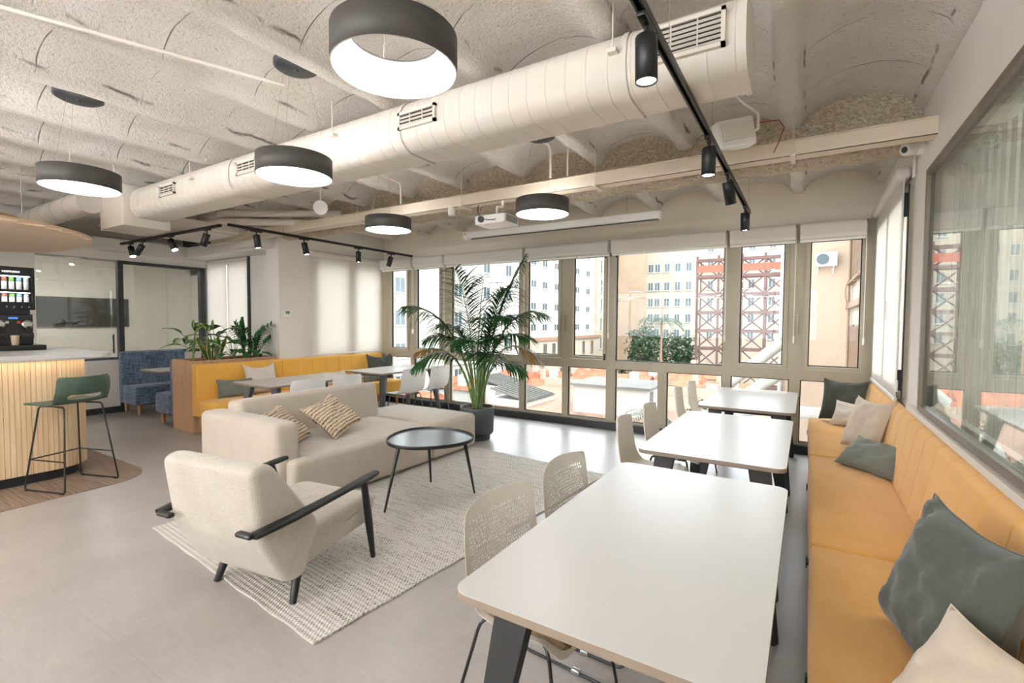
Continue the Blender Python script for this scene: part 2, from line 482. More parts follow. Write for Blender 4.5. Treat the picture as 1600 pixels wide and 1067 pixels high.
def ceiling_mat():
    m, nt, o = nodes('sprayed_vault')
    N, L = nt.nodes, nt.links
    b = N.new('ShaderNodeBsdfPrincipled'); L.new(b.outputs[0], o.inputs[0]); b.inputs['Roughness'].default_value = 0.9
    b.inputs['Specular IOR Level'].default_value = 0.2
    g = N.new('ShaderNodeNewGeometry')
    sp_ = N.new('ShaderNodeSeparateXYZ'); L.new(g.outputs['Position'], sp_.inputs[0])
    wob = N.new('ShaderNodeTexNoise'); wob.inputs['Scale'].default_value = 3.0; wob.inputs['Detail'].default_value = 6; L.new(g.outputs['Position'], wob.inputs['Vector'])
    # tile courses: cracks across each vault, shifted from vault to vault
    vk = math_node(nt, 'FLOOR', math_node(nt, 'DIVIDE', math_node(nt, 'ADD', sp_.outputs[0], 0.14), 0.81))
    off = math_node(nt, 'FRACT', math_node(nt, 'MULTIPLY', vk, 0.37))
    yy = math_node(nt, 'ADD', math_node(nt, 'ADD', math_node(nt, 'DIVIDE', sp_.outputs[1], 0.56), off), math_node(nt, 'MULTIPLY', math_node(nt, 'SUBTRACT', wob.outputs[0], 0.5), 0.06))
    fr = math_node(nt, 'ABSOLUTE', math_node(nt, 'SUBTRACT', math_node(nt, 'FRACT', yy), 0.5))
    crack = math_node(nt, 'SUBTRACT', 1.0, math_node(nt, 'DIVIDE', math_node(nt, 'SUBTRACT', 0.5, fr), 0.010), True)
    n3 = N.new('ShaderNodeTexNoise'); n3.inputs['Scale'].default_value = 2.6; n3.inputs['Detail'].default_value = 4; L.new(g.outputs['Position'], n3.inputs['Vector'])
    gate = math_node(nt, 'MULTIPLY', math_node(nt, 'SUBTRACT', n3.outputs[0], 0.42), 7.0, True)
    crack = math_node(nt, 'MULTIPLY', crack, gate)
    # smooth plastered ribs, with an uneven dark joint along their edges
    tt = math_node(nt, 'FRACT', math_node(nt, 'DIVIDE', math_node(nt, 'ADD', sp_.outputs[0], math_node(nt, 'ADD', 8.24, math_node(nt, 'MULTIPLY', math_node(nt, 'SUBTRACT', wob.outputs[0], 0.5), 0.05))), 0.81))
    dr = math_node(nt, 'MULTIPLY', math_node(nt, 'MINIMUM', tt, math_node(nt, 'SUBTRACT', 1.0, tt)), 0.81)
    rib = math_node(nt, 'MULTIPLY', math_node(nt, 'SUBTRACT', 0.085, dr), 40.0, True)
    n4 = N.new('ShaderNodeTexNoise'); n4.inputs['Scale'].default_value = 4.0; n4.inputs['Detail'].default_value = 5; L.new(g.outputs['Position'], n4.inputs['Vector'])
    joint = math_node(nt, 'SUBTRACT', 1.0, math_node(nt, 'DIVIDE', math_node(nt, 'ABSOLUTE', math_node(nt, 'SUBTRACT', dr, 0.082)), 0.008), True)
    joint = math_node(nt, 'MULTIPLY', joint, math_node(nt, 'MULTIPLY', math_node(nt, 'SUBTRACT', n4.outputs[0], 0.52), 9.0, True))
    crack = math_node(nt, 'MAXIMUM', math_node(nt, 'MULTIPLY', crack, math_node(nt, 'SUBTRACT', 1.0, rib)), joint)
    # pores
    vo = N.new('ShaderNodeTexNoise'); vo.inputs['Scale'].default_value = 48.0; vo.inputs['Detail'].default_value = 5; vo.inputs['Roughness'].default_value = 0.65; L.new(g.outputs['Position'], vo.inputs['Vector'])
    pore = math_node(nt, 'MULTIPLY', math_node(nt, 'SUBTRACT', 0.41, vo.outputs[0]), 9.0, True)
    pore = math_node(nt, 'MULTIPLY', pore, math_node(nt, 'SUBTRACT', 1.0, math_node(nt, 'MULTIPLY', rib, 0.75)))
    r = N.new('ShaderNodeValToRGB'); r.color_ramp.elements[0].position = 0.3; r.color_ramp.elements[1].position = 0.7
    r.color_ramp.elements[0].color = (*lin('e4dccf'), 1); r.color_ramp.elements[1].color = (*lin('efe9e0'), 1)
    L.new(wob.outputs[0], r.inputs[0])
    mx = N.new('ShaderNodeMix'); mx.data_type = 'RGBA'
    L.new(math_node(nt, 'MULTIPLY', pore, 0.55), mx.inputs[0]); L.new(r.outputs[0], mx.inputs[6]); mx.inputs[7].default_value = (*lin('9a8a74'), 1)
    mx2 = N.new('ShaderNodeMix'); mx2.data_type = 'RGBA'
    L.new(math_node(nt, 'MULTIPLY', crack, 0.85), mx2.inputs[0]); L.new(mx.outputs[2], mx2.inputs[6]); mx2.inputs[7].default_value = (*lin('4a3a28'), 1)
    L.new(mx2.outputs[2], b.inputs['Base Color'])
    h = math_node(nt, 'SUBTRACT', vo.outputs[0], math_node(nt, 'MULTIPLY', crack, 0.6))
    bp = N.new('ShaderNodeBump'); bp.inputs['Strength'].default_value = 0.8; bp.inputs['Distance'].default_value = 0.04
    L.new(h, bp.inputs['Height']); L.new(bp.outputs[0], b.inputs['Normal'])
    return m
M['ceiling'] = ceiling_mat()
M['spray'] = P('sprayed_girder', 'ddd0bb', 0.95, c2='bcab92', vscale=38, bump=1.0, bscale=45, bdist=0.04)

def floor_mat():
    m, nt, o = nodes('vinyl_floor')
    N, L = nt.nodes, nt.links
    b = N.new('ShaderNodeBsdfPrincipled'); L.new(b.outputs[0], o.inputs[0])
    g = N.new('ShaderNodeNewGeometry')
    n1 = N.new('ShaderNodeTexNoise'); n1.inputs['Scale'].default_value = 1.6; n1.inputs['Detail'].default_value = 8; n1.inputs['Roughness'].default_value = 0.62
    L.new(g.outputs['Position'], n1.inputs['Vector'])
    mp = N.new('ShaderNodeMapping'); mp.inputs['Scale'].default_value = (3, 26, 1); mp.inputs['Rotation'].default_value = (0, 0, 0.3)
    L.new(g.outputs['Position'], mp.inputs[0])
    n2 = N.new('ShaderNodeTexNoise'); n2.inputs['Scale'].default_value = 3.0; n2.inputs['Detail'].default_value = 5; L.new(mp.outputs[0], n2.inputs['Vector'])
    s = math_node(nt, 'ADD', math_node(nt, 'MULTIPLY', n1.outputs[0], 0.7), math_node(nt, 'MULTIPLY', n2.outputs[0], 0.3))
    r = N.new('ShaderNodeValToRGB'); r.color_ramp.elements[0].position = 0.35; r.color_ramp.elements[1].position = 0.65
    r.color_ramp.elements[0].color = (*lin('a09a96'), 1); r.color_ramp.elements[1].color = (*lin('b4aea9'), 1)
    L.new(s, r.inputs[0])
    # faint plank/tile seams
    br = N.new('ShaderNodeTexBrick'); br.inputs['Scale'].default_value = 1.0; br.inputs['Mortar Size'].default_value = 0.0015
    br.inputs['Brick Width'].default_value = 0.9; br.inputs['Row Height'].default_value = 0.9; br.offset = 0.5
    br.inputs['Color1'].default_value = (1, 1, 1, 1); br.inputs['Color2'].default_value = (0.95, 0.95, 0.95, 1); br.inputs['Mortar'].default_value = (0.7, 0.7, 0.7, 1)
    L.new(g.outputs['Position'], br.inputs['Vector'])
    mx = N.new('ShaderNodeMix'); mx.data_type = 'RGBA'; mx.blend_type = 'MULTIPLY'; mx.inputs[0].default_value = 0.5
    L.new(r.outputs[0], mx.inputs[6]); L.new(br.outputs['Color'], mx.inputs[7]); L.new(mx.outputs[2], b.inputs['Base Color'])
    rr = math_node(nt, 'ADD', math_node(nt, 'MULTIPLY', n2.outputs[0], 0.15), 0.24)
    L.new(rr, b.inputs['Roughness'])
    bp = N.new('ShaderNodeBump'); bp.inputs['Strength'].default_value = 0.04; L.new(n2.outputs[0], bp.inputs['Height']); L.new(bp.outputs[0], b.inputs['Normal'])
    return m
M['floor'] = floor_mat()

def rug_mat():
    m, nt, o = nodes('woven_rug')
    N, L = nt.nodes, nt.links
    b = N.new('ShaderNodeBsdfPrincipled'); L.new(b.outputs[0], o.inputs[0]); b.inputs['Roughness'].default_value = 0.97
    tc = N.new('ShaderNodeTexCoord'); sp_ = N.new('ShaderNodeSeparateXYZ'); L.new(tc.outputs['Object'], sp_.inputs[0])
    X = math_node(nt, 'MULTIPLY', sp_.outputs[0], 2 * PI / 0.021)
    Yv = math_node(nt, 'MULTIPLY', sp_.outputs[1], 2 * PI / 0.03)
    wv = math_node(nt, 'MULTIPLY', math_node(nt, 'SINE', X), math_node(nt, 'SINE', Yv))
    ridge = math_node(nt, 'SINE', Yv)
    mp = N.new('ShaderNodeMapping'); mp.inputs['Scale'].default_value = (4, 34, 1); L.new(tc.outputs['Object'], mp.inputs[0])
    nz = N.new('ShaderNodeTexNoise'); nz.inputs['Scale'].default_value = 1.0; nz.inputs['Detail'].default_value = 4; L.new(mp.outputs[0], nz.inputs['Vector'])
    mp2 = N.new('ShaderNodeMapping'); mp2.inputs['Scale'].default_value = (48, 33, 1); L.new(tc.outputs['Object'], mp2.inputs[0])
    nf = N.new('ShaderNodeTexNoise'); nf.inputs['Scale'].default_value = 1.0; L.new(mp2.outputs[0], nf.inputs['Vector'])
    fleck = math_node(nt, 'MULTIPLY', math_node(nt, 'SUBTRACT', math_node(nt, 'ADD', nz.outputs[0], math_node(nt, 'MULTIPLY', nf.outputs[0], 0.9)), 0.95), 6.0, True)
    low = math_node(nt, 'MULTIPLY', math_node(nt, 'SUBTRACT', 0.1, wv), 2.0, True)
    band = math_node(nt, 'MULTIPLY', math_node(nt, 'SUBTRACT', sp_.outputs[1], 0.13), 40.0, True)
    fac = math_node(nt, 'MULTIPLY', math_node(nt, 'MULTIPLY', fleck, low), band)
    mx = N.new('ShaderNodeMix'); mx.data_type = 'RGBA'
    L.new(fac, mx.inputs[0]); mx.inputs[6].default_value = (*lin('d3cdc5'), 1); mx.inputs[7].default_value = (*lin('454b50'), 1)
    mx2 = N.new('ShaderNodeMix'); mx2.data_type = 'RGBA'
    L.new(math_node(nt, 'MULTIPLY', math_node(nt, 'MULTIPLY', low, band), 0.35), mx2.inputs[0]); L.new(mx.outputs[2], mx2.inputs[6]); mx2.inputs[7].default_value = (*lin('9a8f80'), 1)
    L.new(mx2.outputs[2], b.inputs['Base Color'])
    bp = N.new('ShaderNodeBump'); bp.inputs['Strength'].default_value = 0.8; bp.inputs['Distance'].default_value = 0.006
    L.new(math_node(nt, 'ADD', math_node(nt, 'MULTIPLY', wv, 0.6), math_node(nt, 'MULTIPLY', ridge, 0.4)), bp.inputs['Height']); L.new(bp.outputs[0], b.inputs['Normal'])
    return m
M['rug'] = rug_mat()

def mesh_back():
    """polypropylene with a grid of small round holes (UV driven)"""
    m, nt, o = nodes('perforated_polypropylene')
    N, L = nt.nodes, nt.links
    b = N.new('ShaderNodeBsdfPrincipled'); b.inputs['Roughness'].default_value = 0.5
    nz = N.new('ShaderNodeTexNoise'); nz.inputs['Scale'].default_value = 8
    r = N.new('ShaderNodeValToRGB'); r.color_ramp.elements[0].color = (*lin('eae4da'), 1); r.color_ramp.elements[1].color = (*lin('f0ebe2'), 1)
    L.new(nz.outputs[0], r.inputs[0]); L.new(r.outputs[0], b.inputs['Base Color'])
    uv = N.new('ShaderNodeUVMap'); s = N.new('ShaderNodeSeparateXYZ'); L.new(uv.outputs[0], s.inputs[0])
    a = math_node(nt, 'MULTIPLY', s.outputs[0], 32.0); c = math_node(nt, 'MULTIPLY', s.outputs[1], 58.0)
    row = math_node(nt, 'MODULO', math_node(nt, 'FLOOR', c), 2.0)
    fa = math_node(nt, 'SUBTRACT', math_node(nt, 'FRACT', math_node(nt, 'ADD', a, math_node(nt, 'MULTIPLY', row, 0.5))), 0.5)
    fc = math_node(nt, 'SUBTRACT', math_node(nt, 'FRACT', c), 0.5)
    d = math_node(nt, 'SQRT', math_node(nt, 'ADD', math_node(nt, 'MULTIPLY', fa, fa), math_node(nt, 'MULTIPLY', math_node(nt, 'MULTIPLY', fc, fc), 0.6)))
    hole = math_node(nt, 'LESS_THAN', d, 0.31)
    inu = math_node(nt, 'LESS_THAN', math_node(nt, 'ABSOLUTE', math_node(nt, 'SUBTRACT', s.outputs[0], 0.5)), 0.42)
    inv = math_node(nt, 'MULTIPLY', math_node(nt, 'GREATER_THAN', s.outputs[1], 0.065), math_node(nt, 'LESS_THAN', s.outputs[1], 0.50))
    h = math_node(nt, 'MULTIPLY', hole, math_node(nt, 'MULTIPLY', inu, inv))
    t = N.new('ShaderNodeBsdfTransparent'); mx = N.new('ShaderNodeMixShader')
    L.new(h, mx.inputs[0]); L.new(b.outputs[0], mx.inputs[1]); L.new(t.outputs[0], mx.inputs[2]); L.new(mx.outputs[0], o.inputs[0])
    return m
M['perf'] = mesh_back()

def blind_mat(name, c, tr, see):
    m, nt, o = nodes(name)
    N, L = nt.nodes, nt.links
    d = N.new('ShaderNodeBsdfDiffuse'); t = N.new('ShaderNodeBsdfTranslucent'); s = N.new('ShaderNodeBsdfTransparent')
    g = N.new('ShaderNodeNewGeometry'); nz = N.new('ShaderNodeTexNoise'); nz.inputs['Scale'].default_value = 300
    L.new(g.outputs['Position'], nz.inputs['Vector'])
    r = N.new('ShaderNodeValToRGB'); cc = lin(c)
    r.color_ramp.elements[0].color = (*[x * 0.95 for x in cc], 1); r.color_ramp.elements[1].color = (*cc, 1)
    L.new(nz.outputs[0], r.inputs[0]); L.new(r.outputs[0], d.inputs[0]); L.new(r.outputs[0], t.inputs[0])
    m1 = N.new('ShaderNodeMixShader'); m1.inputs[0].default_value = tr
    L.new(d.outputs[0], m1.inputs[1]); L.new(t.outputs[0], m1.inputs[2])
    m2 = N.new('ShaderNodeMixShader'); m2.inputs[0].default_value = see
    L.new(m1.outputs[0], m2.inputs[1]); L.new(s.outputs[0], m2.inputs[2]); L.new(m2.outputs[0], o.inputs[0])
    return m
M['blind'] = blind_mat('screen_blind', 'f2eee8', 0.45, 0.10)
M['blind_solid'] = blind_mat('roller_fabric', 'efe9e0', 0.25, 0.0)
M['vblind'] = blind_mat('vertical_blind', 'e6eae8', 0.45, 0.68)

def leaf_mat(name, c, c2, var=None):
    m, nt, o = nodes(name)
    N, L = nt.nodes, nt.links
    b = N.new('ShaderNodeBsdfPrincipled'); b.inputs['Roughness'].default_value = 0.4
    tr = N.new('ShaderNodeBsdfTranslucent')
    tc = N.new('ShaderNodeTexCoord'); nz = N.new('ShaderNodeTexNoise'); nz.inputs['Scale'].default_value = 9; nz.inputs['Detail'].default_value = 3
    L.new(tc.outputs['Object'], nz.inputs['Vector'])
    r = N.new('ShaderNodeValToRGB'); r.color_ramp.elements[0].position = 0.35; r.color_ramp.elements[1].position = 0.65
    r.color_ramp.elements[0].color = (*lin(c2), 1); r.color_ramp.elements[1].color = (*lin(c), 1)
    L.new(nz.outputs[0], r.inputs[0])
    col = r.outputs[0]
    if var:   # UV driven variegation: 'mid' pale centre, 'edge' pale margin
        uv = N.new('ShaderNodeUVMap'); s = N.new('ShaderNodeSeparateXYZ'); L.new(uv.outputs[0], s.inputs[0])
        a = math_node(nt, 'ABSOLUTE', math_node(nt, 'SUBTRACT', s.outputs[0], 0.5))
        n2 = math_node(nt, 'MULTIPLY', math_node(nt, 'SUBTRACT', nz.outputs[0], 0.5), 0.35)
        a = math_node(nt, 'ADD', a, n2)
        f = math_node(nt, 'GREATER_THAN', a, 0.36) if var[0] == 'edge' else math_node(nt, 'LESS_THAN', a, 0.17)
        mx = N.new('ShaderNodeMix'); mx.data_type = 'RGBA'; L.new(f, mx.inputs[0]); L.new(col, mx.inputs[6]); mx.inputs[7].default_value = (*lin(var[1]), 1)
        col = mx.outputs[2]
    L.new(col, b.inputs['Base Color']); L.new(col, tr.inputs[0])
    mx = N.new('ShaderNodeMixShader'); mx.inputs[0].default_value = 0.25
    L.new(b.outputs[0], mx.inputs[1]); L.new(tr.outputs[0], mx.inputs[2]); L.new(mx.outputs[0], o.inputs[0])
    return m
M['palm'] = leaf_mat('palm_leaf', '3e6e35', '224a24')
M['palm_dry'] = leaf_mat('dry_palm_leaf', 'a8742c', '8a6a2a')
M['stem'] = P('green_stem', '6f8a4c', 0.6, var=0.2, vscale=20)
M['dief'] = leaf_mat('variegated_leaf', '3f7a3c', '2e6330', ('mid', 'b9c77a'))
M['snake'] = leaf_mat('snake_leaf', '5b7d4c', '395f3a', ('edge', 'd3c257'))
M['zz'] = leaf_mat('zz_leaf', '2f6b34', '1d4a26')
M['mons'] = leaf_mat('broad_leaf', '3c8044', '28602f')
M['tree'] = leaf_mat('courtyard_tree', '2c4a24', '17301a')
# woven brown vinyl
def brown_vinyl():
    m = wood('brown_woven_vinyl', '8d7a6a', '6a5747', 0.7, axis=0, sc=1.6)
    return m
M['brown'] = brown_vinyl()
# exterior
M['ext_white'] = P('ext_white_render', 'a8a49d', 0.9, var=0.03, vscale=0.4)
M['ext_cream'] = P('ext_cream_render', '988d7d', 0.9, var=0.05, vscale=0.3)
M['ext_tan'] = P('ext_tan_render', '8f7a66', 0.9, var=0.08, vscale=0.25, bump=0.2, bscale=1)
M['ext_near'] = P('ext_blush_render', 'a38e7b', 0.9, var=0.04, vscale=0.5, stretch=(1, 1, 0.15))
M['ext_glass'] = P('ext_dark_glass', '3f4d52', 0.1, var=0.1, vscale=0.6)
M['ext_shutter'] = P('ext_shutter', 'a9a8a2', 0.6, var=0.05)
M['ext_brown'] = P('ext_brown_trim', '7d6350', 0.8, var=0.05)
M['terracotta'] = P('terracotta_tiles', '93553b', 0.9, var=0.2, vscale=1.2, bump=0.3, bscale=4)
M['terrace'] = P('terrace_tiles', '85604f', 0.9, var=0.06, vscale=0.6)
M['ext_grey'] = P('ext_grey_roof', '5c5a55', 0.9, var=0.08, vscale=0.7)
M['steel_red'] = P('rust_steel', '573c38', 0.7, var=0.08, vscale=1)
M['steel_orange'] = P('orange_net', '8f4a38', 0.8, var=0.05)
M['duct_grey'] = P('duct_insulation', '98948c', 0.6, var=0.06, vscale=2, bump=0.3, bscale=6)

# ================================================================== ROOM SHELL
WX = 0.66      # right wall
LX = -6.90     # left wall of the window bay
WY = 6.52      # window wall
BY = 4.65      # back wall of the booth niche
PX = -9.58     # partition
NY = -5.0      # wall behind the camera
RZ = 3.02      # underside of the ribs
b = MB(); b.box(LX - 0.14, WX + 0.14, NY - 0.2, WY + 0.12, -0.14, 0.0); b.box(WX + 0.14, 3.6, -1.6, 4.65, -0.14, 0.0); b.box(PX, LX - 0.14, NY - 0.2, BY + 0.12, -0.14, 0.0); b.box(PX - 3.6, PX, NY - 0.2, 6.1, -0.14, 0.0)
struct(b.build('floor', M['floor']), 'grey beige vinyl floor')
# vaulted ceiling: little brick vaults between ribs, sprayed
def zc(x):
    k = math.floor((x + 0.14 + 0.405) / 0.81 - 0.5)
    t = (x + 0.14) / 0.81
    f = t - math.floor(t)          # 0 at rib centre
    d = min(f, 1 - f) * 0.81
    if d < 0.06: return RZ + 0.25 * d * d / 0.06
    if d < 0.078: return RZ + 0.015 + (d - 0.06) * 2.6
    s = (d - 0.078) / (0.405 - 0.078)
    return RZ + 0.062 + 0.128 * max(0, 1 - (1 - s) ** 2) ** 0.72
cb = MB()
nxc = 690; nyc = 170
x0c, x1c = PX - 0.1, WX + 0.1
vs, fs = [], []
for i in range(nxc + 1):
    x = x0c + (x1c - x0c) * i / nxc
    for j in range(nyc + 1):
        y = NY + (WY + 0.1 - NY) * j / nyc
        n = mnoise.noise(Vector((x * 3.1, y * 2.3, 0.3))) * 0.012 + mnoise.noise(Vector((x * 13, y * 11, 4.3))) * 0.006
        vs.append((x + mnoise.noise(Vector((x * 2, y * 4.5, 9))) * 0.012, y, zc(x) + n))
for i in range(nxc):
    for j in range(nyc):
        a = i * (nyc + 1) + j
        xm = x0c + (x1c - x0c) * (i + .5) / nxc; ym = NY + (WY + 0.1 - NY) * (j + .5) / nyc
        if xm < LX - 0.14 and ym > BY + 0.12: continue
        fs.append((a, a + 1, a + nyc + 2, a + nyc + 1))
cb.add(vs, fs, 0, True)
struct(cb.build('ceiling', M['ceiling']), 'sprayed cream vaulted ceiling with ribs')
b = MB(); b.box(LX - 0.14, WX + 0.14, NY - 0.2, WY + 0.3, 3.36, 3.5); b.box(WX + 0.14, 3.6, -1.6, 4.65, 3.36, 3.5); b.box(PX, LX - 0.14, NY - 0.2, BY + 0.12, 3.36, 3.5); b.box(PX - 3.6, PX, NY - 0.2, 6.1, 3.36, 3.5)
struct(b.build('ceiling', M['wall']), 'slab above the vaults')
# girder along X behind the tray, rough
def girder(y0, y1, z0, z1, xa, xb, seed):
    b = MB()
    prof = [(y0, z1), (y0 - 0.01, z0 + 0.12), (y0 + 0.03, z0 + 0.03), ((y0 + y1) / 2, z0), (y1 - 0.03, z0 + 0.02), (y1, z0 + 0.1), (y1, z1)]
    pts = []
    for k in range(len(prof) - 1):
        for s in range(4):
            t = s / 4; pts.append((prof[k][0] * (1 - t) + prof[k + 1][0] * t, prof[k][1] * (1 - t) + prof[k + 1][1] * t))
    pts.append(prof[-1])
    n = int((xb - xa) / 0.045)
    vs = []
    for i in range(n + 1):
        x = xa + (xb - xa) * i / n
        for (y, z) in pts:
            d = mnoise.noise(Vector((x * 7, y * 9 + seed, z * 9))) * 0.03 + mnoise.noise(Vector((x * 21, y * 24 + seed, z * 24))) * 0.014
            vs.append((x, y + d, z + d * 0.8))
    W = len(pts)
    fs = [(i * W + j, i * W + j + 1, (i + 1) * W + j + 1, (i + 1) * W + j) for i in range(n) for j in range(W - 1)]
    b.add(vs, fs, 0, True)
    return b
struct(girder(4.42, 4.72, 2.76, 3.30, LX + 0.0, WX, 3).build('trim_1', M['spray']), 'rough sprayed girder')

# right wall: solid with a glazed opening (y -0.3..4.13) and a window (y 4.72..6.4)
GZ0, GZ1, GY0, GY1 = 0.95, 2.52, -0.6, 4.13
b = MB()
b.box(WX, WX + 0.14, NY, GY0, 0, 3.4)
b.box(WX, WX + 0.14, GY0, GY1, 0, GZ0)
b.box(WX, WX + 0.14, GY0, GY1, GZ1, 3.4)
b.box(WX, WX + 0.14, GY1, 4.72, 0, 3.4)
b.box(WX, WX + 0.14, 4.72, 6.42, 0, 0.95)
b.box(WX, WX + 0.14, 4.72, 6.42, 2.56, 3.4)
b.box(WX, WX + 0.14, 6.42, WY + 0.1, 0, 3.4)
struct(b.build('wall_right', M['wall']), 'cream right wall')
# glazed internal partition on the right
wr = thing('window_1', 'large internal window in the right wall', 'window'); del wr['category']; struct(wr)
f = MB(); t = 0.035
f.box(WX - 0.025, WX + 0.05, GY0, GY1, GZ0, GZ0 + t); f.box(WX - 0.025, WX + 0.05, GY0, GY1, GZ1 - t, GZ1)
f.box(WX - 0.025, WX + 0.05, GY0, GY0 + t, GZ0 + t, GZ1 - t); f.box(WX - 0.025, WX + 0.05, GY1 - t, GY1, GZ0 + t, GZ1 - t)
f.build('window_frame', M['frame_dark'], wr)
MB().box(WX - 0.042, WX, GY0, GY1 + 0.3, 0.905, 0.94).build('window_sill', M['white_metal'], wr)
MB().box(WX - 0.004, WX + 0.004, GY0 + t, GY1 - t, GZ0 + t, GZ1 - t).build('pane', M['glass_side'], wr)
# room behind the right glass
b = MB()
b.box(3.3, 3.4, -1.5, 4.55, 0, 3.36); b.box(WX + 0.14, 3.4, -1.6, -1.5, 0, 3.36); b.box(WX + 0.14, 3.4, 4.55, 4.65, 0, 3.36)
struct(b.build('wall_room_beyond', M['wall']), 'walls of the room behind the right glass')
vb = MB()
for i in range(36):
    y = -0.5 + i * 0.128
    Mx = Matrix.Translation((WX + 0.10, y, 0)) @ Matrix.Rotation(math.radians(68), 4, 'Z')
    vb.box(-0.045, 0.045, -0.001, 0.001, 0.99, 2.46, 0, Mx)
vb.box(WX + 0.08, WX + 0.12, -0.55, 4.1, 2.46, 2.50)
tag(vb.build('vertical_blind', M['vblind']), 'pale vertical slat blind hanging behind the large right glass', 'blind')

# window on the right wall near the corner
wr = thing('window_2', 'window in the right wall beside the corner', 'window'); del wr['category']; struct(wr)
f = MB()
f.box(WX - 0.03, WX + 0.06, 4.72, 4.79, 0.95, 2.56); f.box(WX - 0.03, WX + 0.06, 6.35, 6.42, 0.95, 2.56)
f.box(WX - 0.03, WX + 0.06, 4.79, 6.35, 0.95, 1.03); f.box(WX - 0.03, WX + 0.06, 4.79, 6.35, 2.48, 2.56)
f.box(WX - 0.03, WX + 0.06, 5.53, 5.61, 1.03, 2.48)
f.build('window_frame', M['frame'], wr)
g = MB(); g.box(WX - 0.035, WX - 0.028, 4.70, 4.725, 0.93, 2.58); g.box(WX - 0.06, WX - 0.03, 4.74, 4.765, 1.0, 1.16); g.box(WX - 0.06, WX - 0.03, 4.74, 4.765, 2.34, 2.52)
g.build('hinge', M['gasket'], wr)
MB().box(WX - 0.004, WX + 0.004, 4.79, 6.35, 1.03, 2.48).build('pane', M['glass'], wr)
MB().box(WX - 0.07, WX - 0.03, 5.42, 5.45, 1.55, 1.72).build('window_handle', M['white'], wr)

# ---- window wall
b = MB()
b.box(LX - 0.1, WX + 0.14, WY + 0.02, WY + 0.22, 2.64, 3.4)
struct(b.build('wall_window', M['wall_beige']), 'beige wall strip above the windows')
struct(MB().box(LX, WX, WY - 0.07, WY + 0.1, 0.0, 0.10).build('baseboard_window', M['sill']), 'dark base board under the windows')
UP = [(-6.90, -6.70), (-6.20, -6.06), (-5.43, -5.22), (-3.87, -3.75), (-3.13, -2.98), (-2.42, -2.29), (-0.90, -0.76), (-0.20, -0.035), (0.535, 0.66)]
LOW = [(-6.90, -6.70), (-6.17, -6.09), (-5.38, -5.26), (-4.62, -4.56), (-3.86, -3.77), (-3.11, -3.02), (-2.42, -2.29), (-1.69, -1.58), (-0.90, -0.80), (-0.17, -0.06), (0.57, 0.66)]
TZ0, TZ1, TOPZ = 0.86, 0.98, 2.60
win = thing('window_3', 'floor to ceiling taupe window wall', 'window'); del win['category']; struct(win)
f = MB()
f.box(LX, WX, WY - 0.03, WY + 0.07, TZ0, TZ1)
f.box(LX, WX, WY - 0.03, WY + 0.07, TOPZ - 0.1, TOPZ + 0.06)
f.box(LX, WX, WY - 0.02, WY + 0.06, 0.10, 0.13)
for a, c in UP: f.box(a, c, WY - 0.035, WY + 0.07, TZ1, TOPZ - 0.1)
for a, c in LOW: f.box(a, c, WY - 0.03, WY + 0.07, 0.13, TZ0)
f.build('window_frame', M['frame'], win)
# sashes on the opening lights
for (a, c) in ((-6.70, -6.20), (-6.06, -5.43), (-3.75, -3.13), (-2.98, -2.42), (-0.76, -0.20), (-0.035, 0.535)):
    s = MB(); t = 0.045
    s.box(a, c, WY - 0.055, WY, TZ1 + 0.005, TZ1 + t); s.box(a, c, WY - 0.055, WY, TOPZ - 0.15, TOPZ - 0.1)
    s.box(a, a + t, WY - 0.055, WY, TZ1 + t, TOPZ - 0.15); s.box(c - t, c, WY - 0.055, WY, TZ1 + t, TOPZ - 0.15)
    s.build('sash', M['frame'], win)
# rubber gaskets
g = MB()
for lst, z0, z1 in ((UP, TZ1, TOPZ - 0.1), (LOW, 0.13, TZ0)):
    for i in range(len(lst) - 1):
        a, c = lst[i][1], lst[i + 1][0]
        e = 0.045 if (lst is UP and i in (0, 1, 3, 4, 6, 7)) else 0.0
        a += e; c -= e; za = z0 + e; zb = z1 - e
        q_ = 0.011
        g.box(a, c, WY - 0.005, WY + 0.02, za, za + q_); g.box(a, c, WY - 0.005, WY + 0.02, zb - q_, zb)
        g.box(a, a + q_, WY - 0.005, WY + 0.02, za, zb); g.box(c - q_, c, WY - 0.005, WY + 0.02, za, zb)
g.build('gasket', M['gasket'], win)
for lst, z0, z1 in ((UP, TZ1, TOPZ - 0.1), (LOW, 0.13, TZ0)):
    for i in range(len(lst) - 1):
        MB().box(lst[i][1], lst[i + 1][0], WY + 0.006, WY + 0.012, z0, z1).build('pane', M['glass'], win)
for x in (-6.13, -3.06, -0.105):
    h = MB(); h.rbox(x - 0.014, x + 0.014, WY - 0.085, WY - 0.05, 1.5, 1.62, 0.008); h.rbox(x - 0.011, x + 0.011, WY - 0.11, WY - 0.07, 1.38, 1.58, 0.008)
    h.build('window_handle', M['frame'], win)
for x, z in ((-5.2, 0.98), (-5.2, 2.42), (-2.44, 0.98), (-2.44, 2.42), (-2.28, 2.42)):
    MB().box(x - 0.012, x + 0.012, WY - 0.065, WY - 0.04, z, z + 0.09).build('hinge', M['gasket'], win)
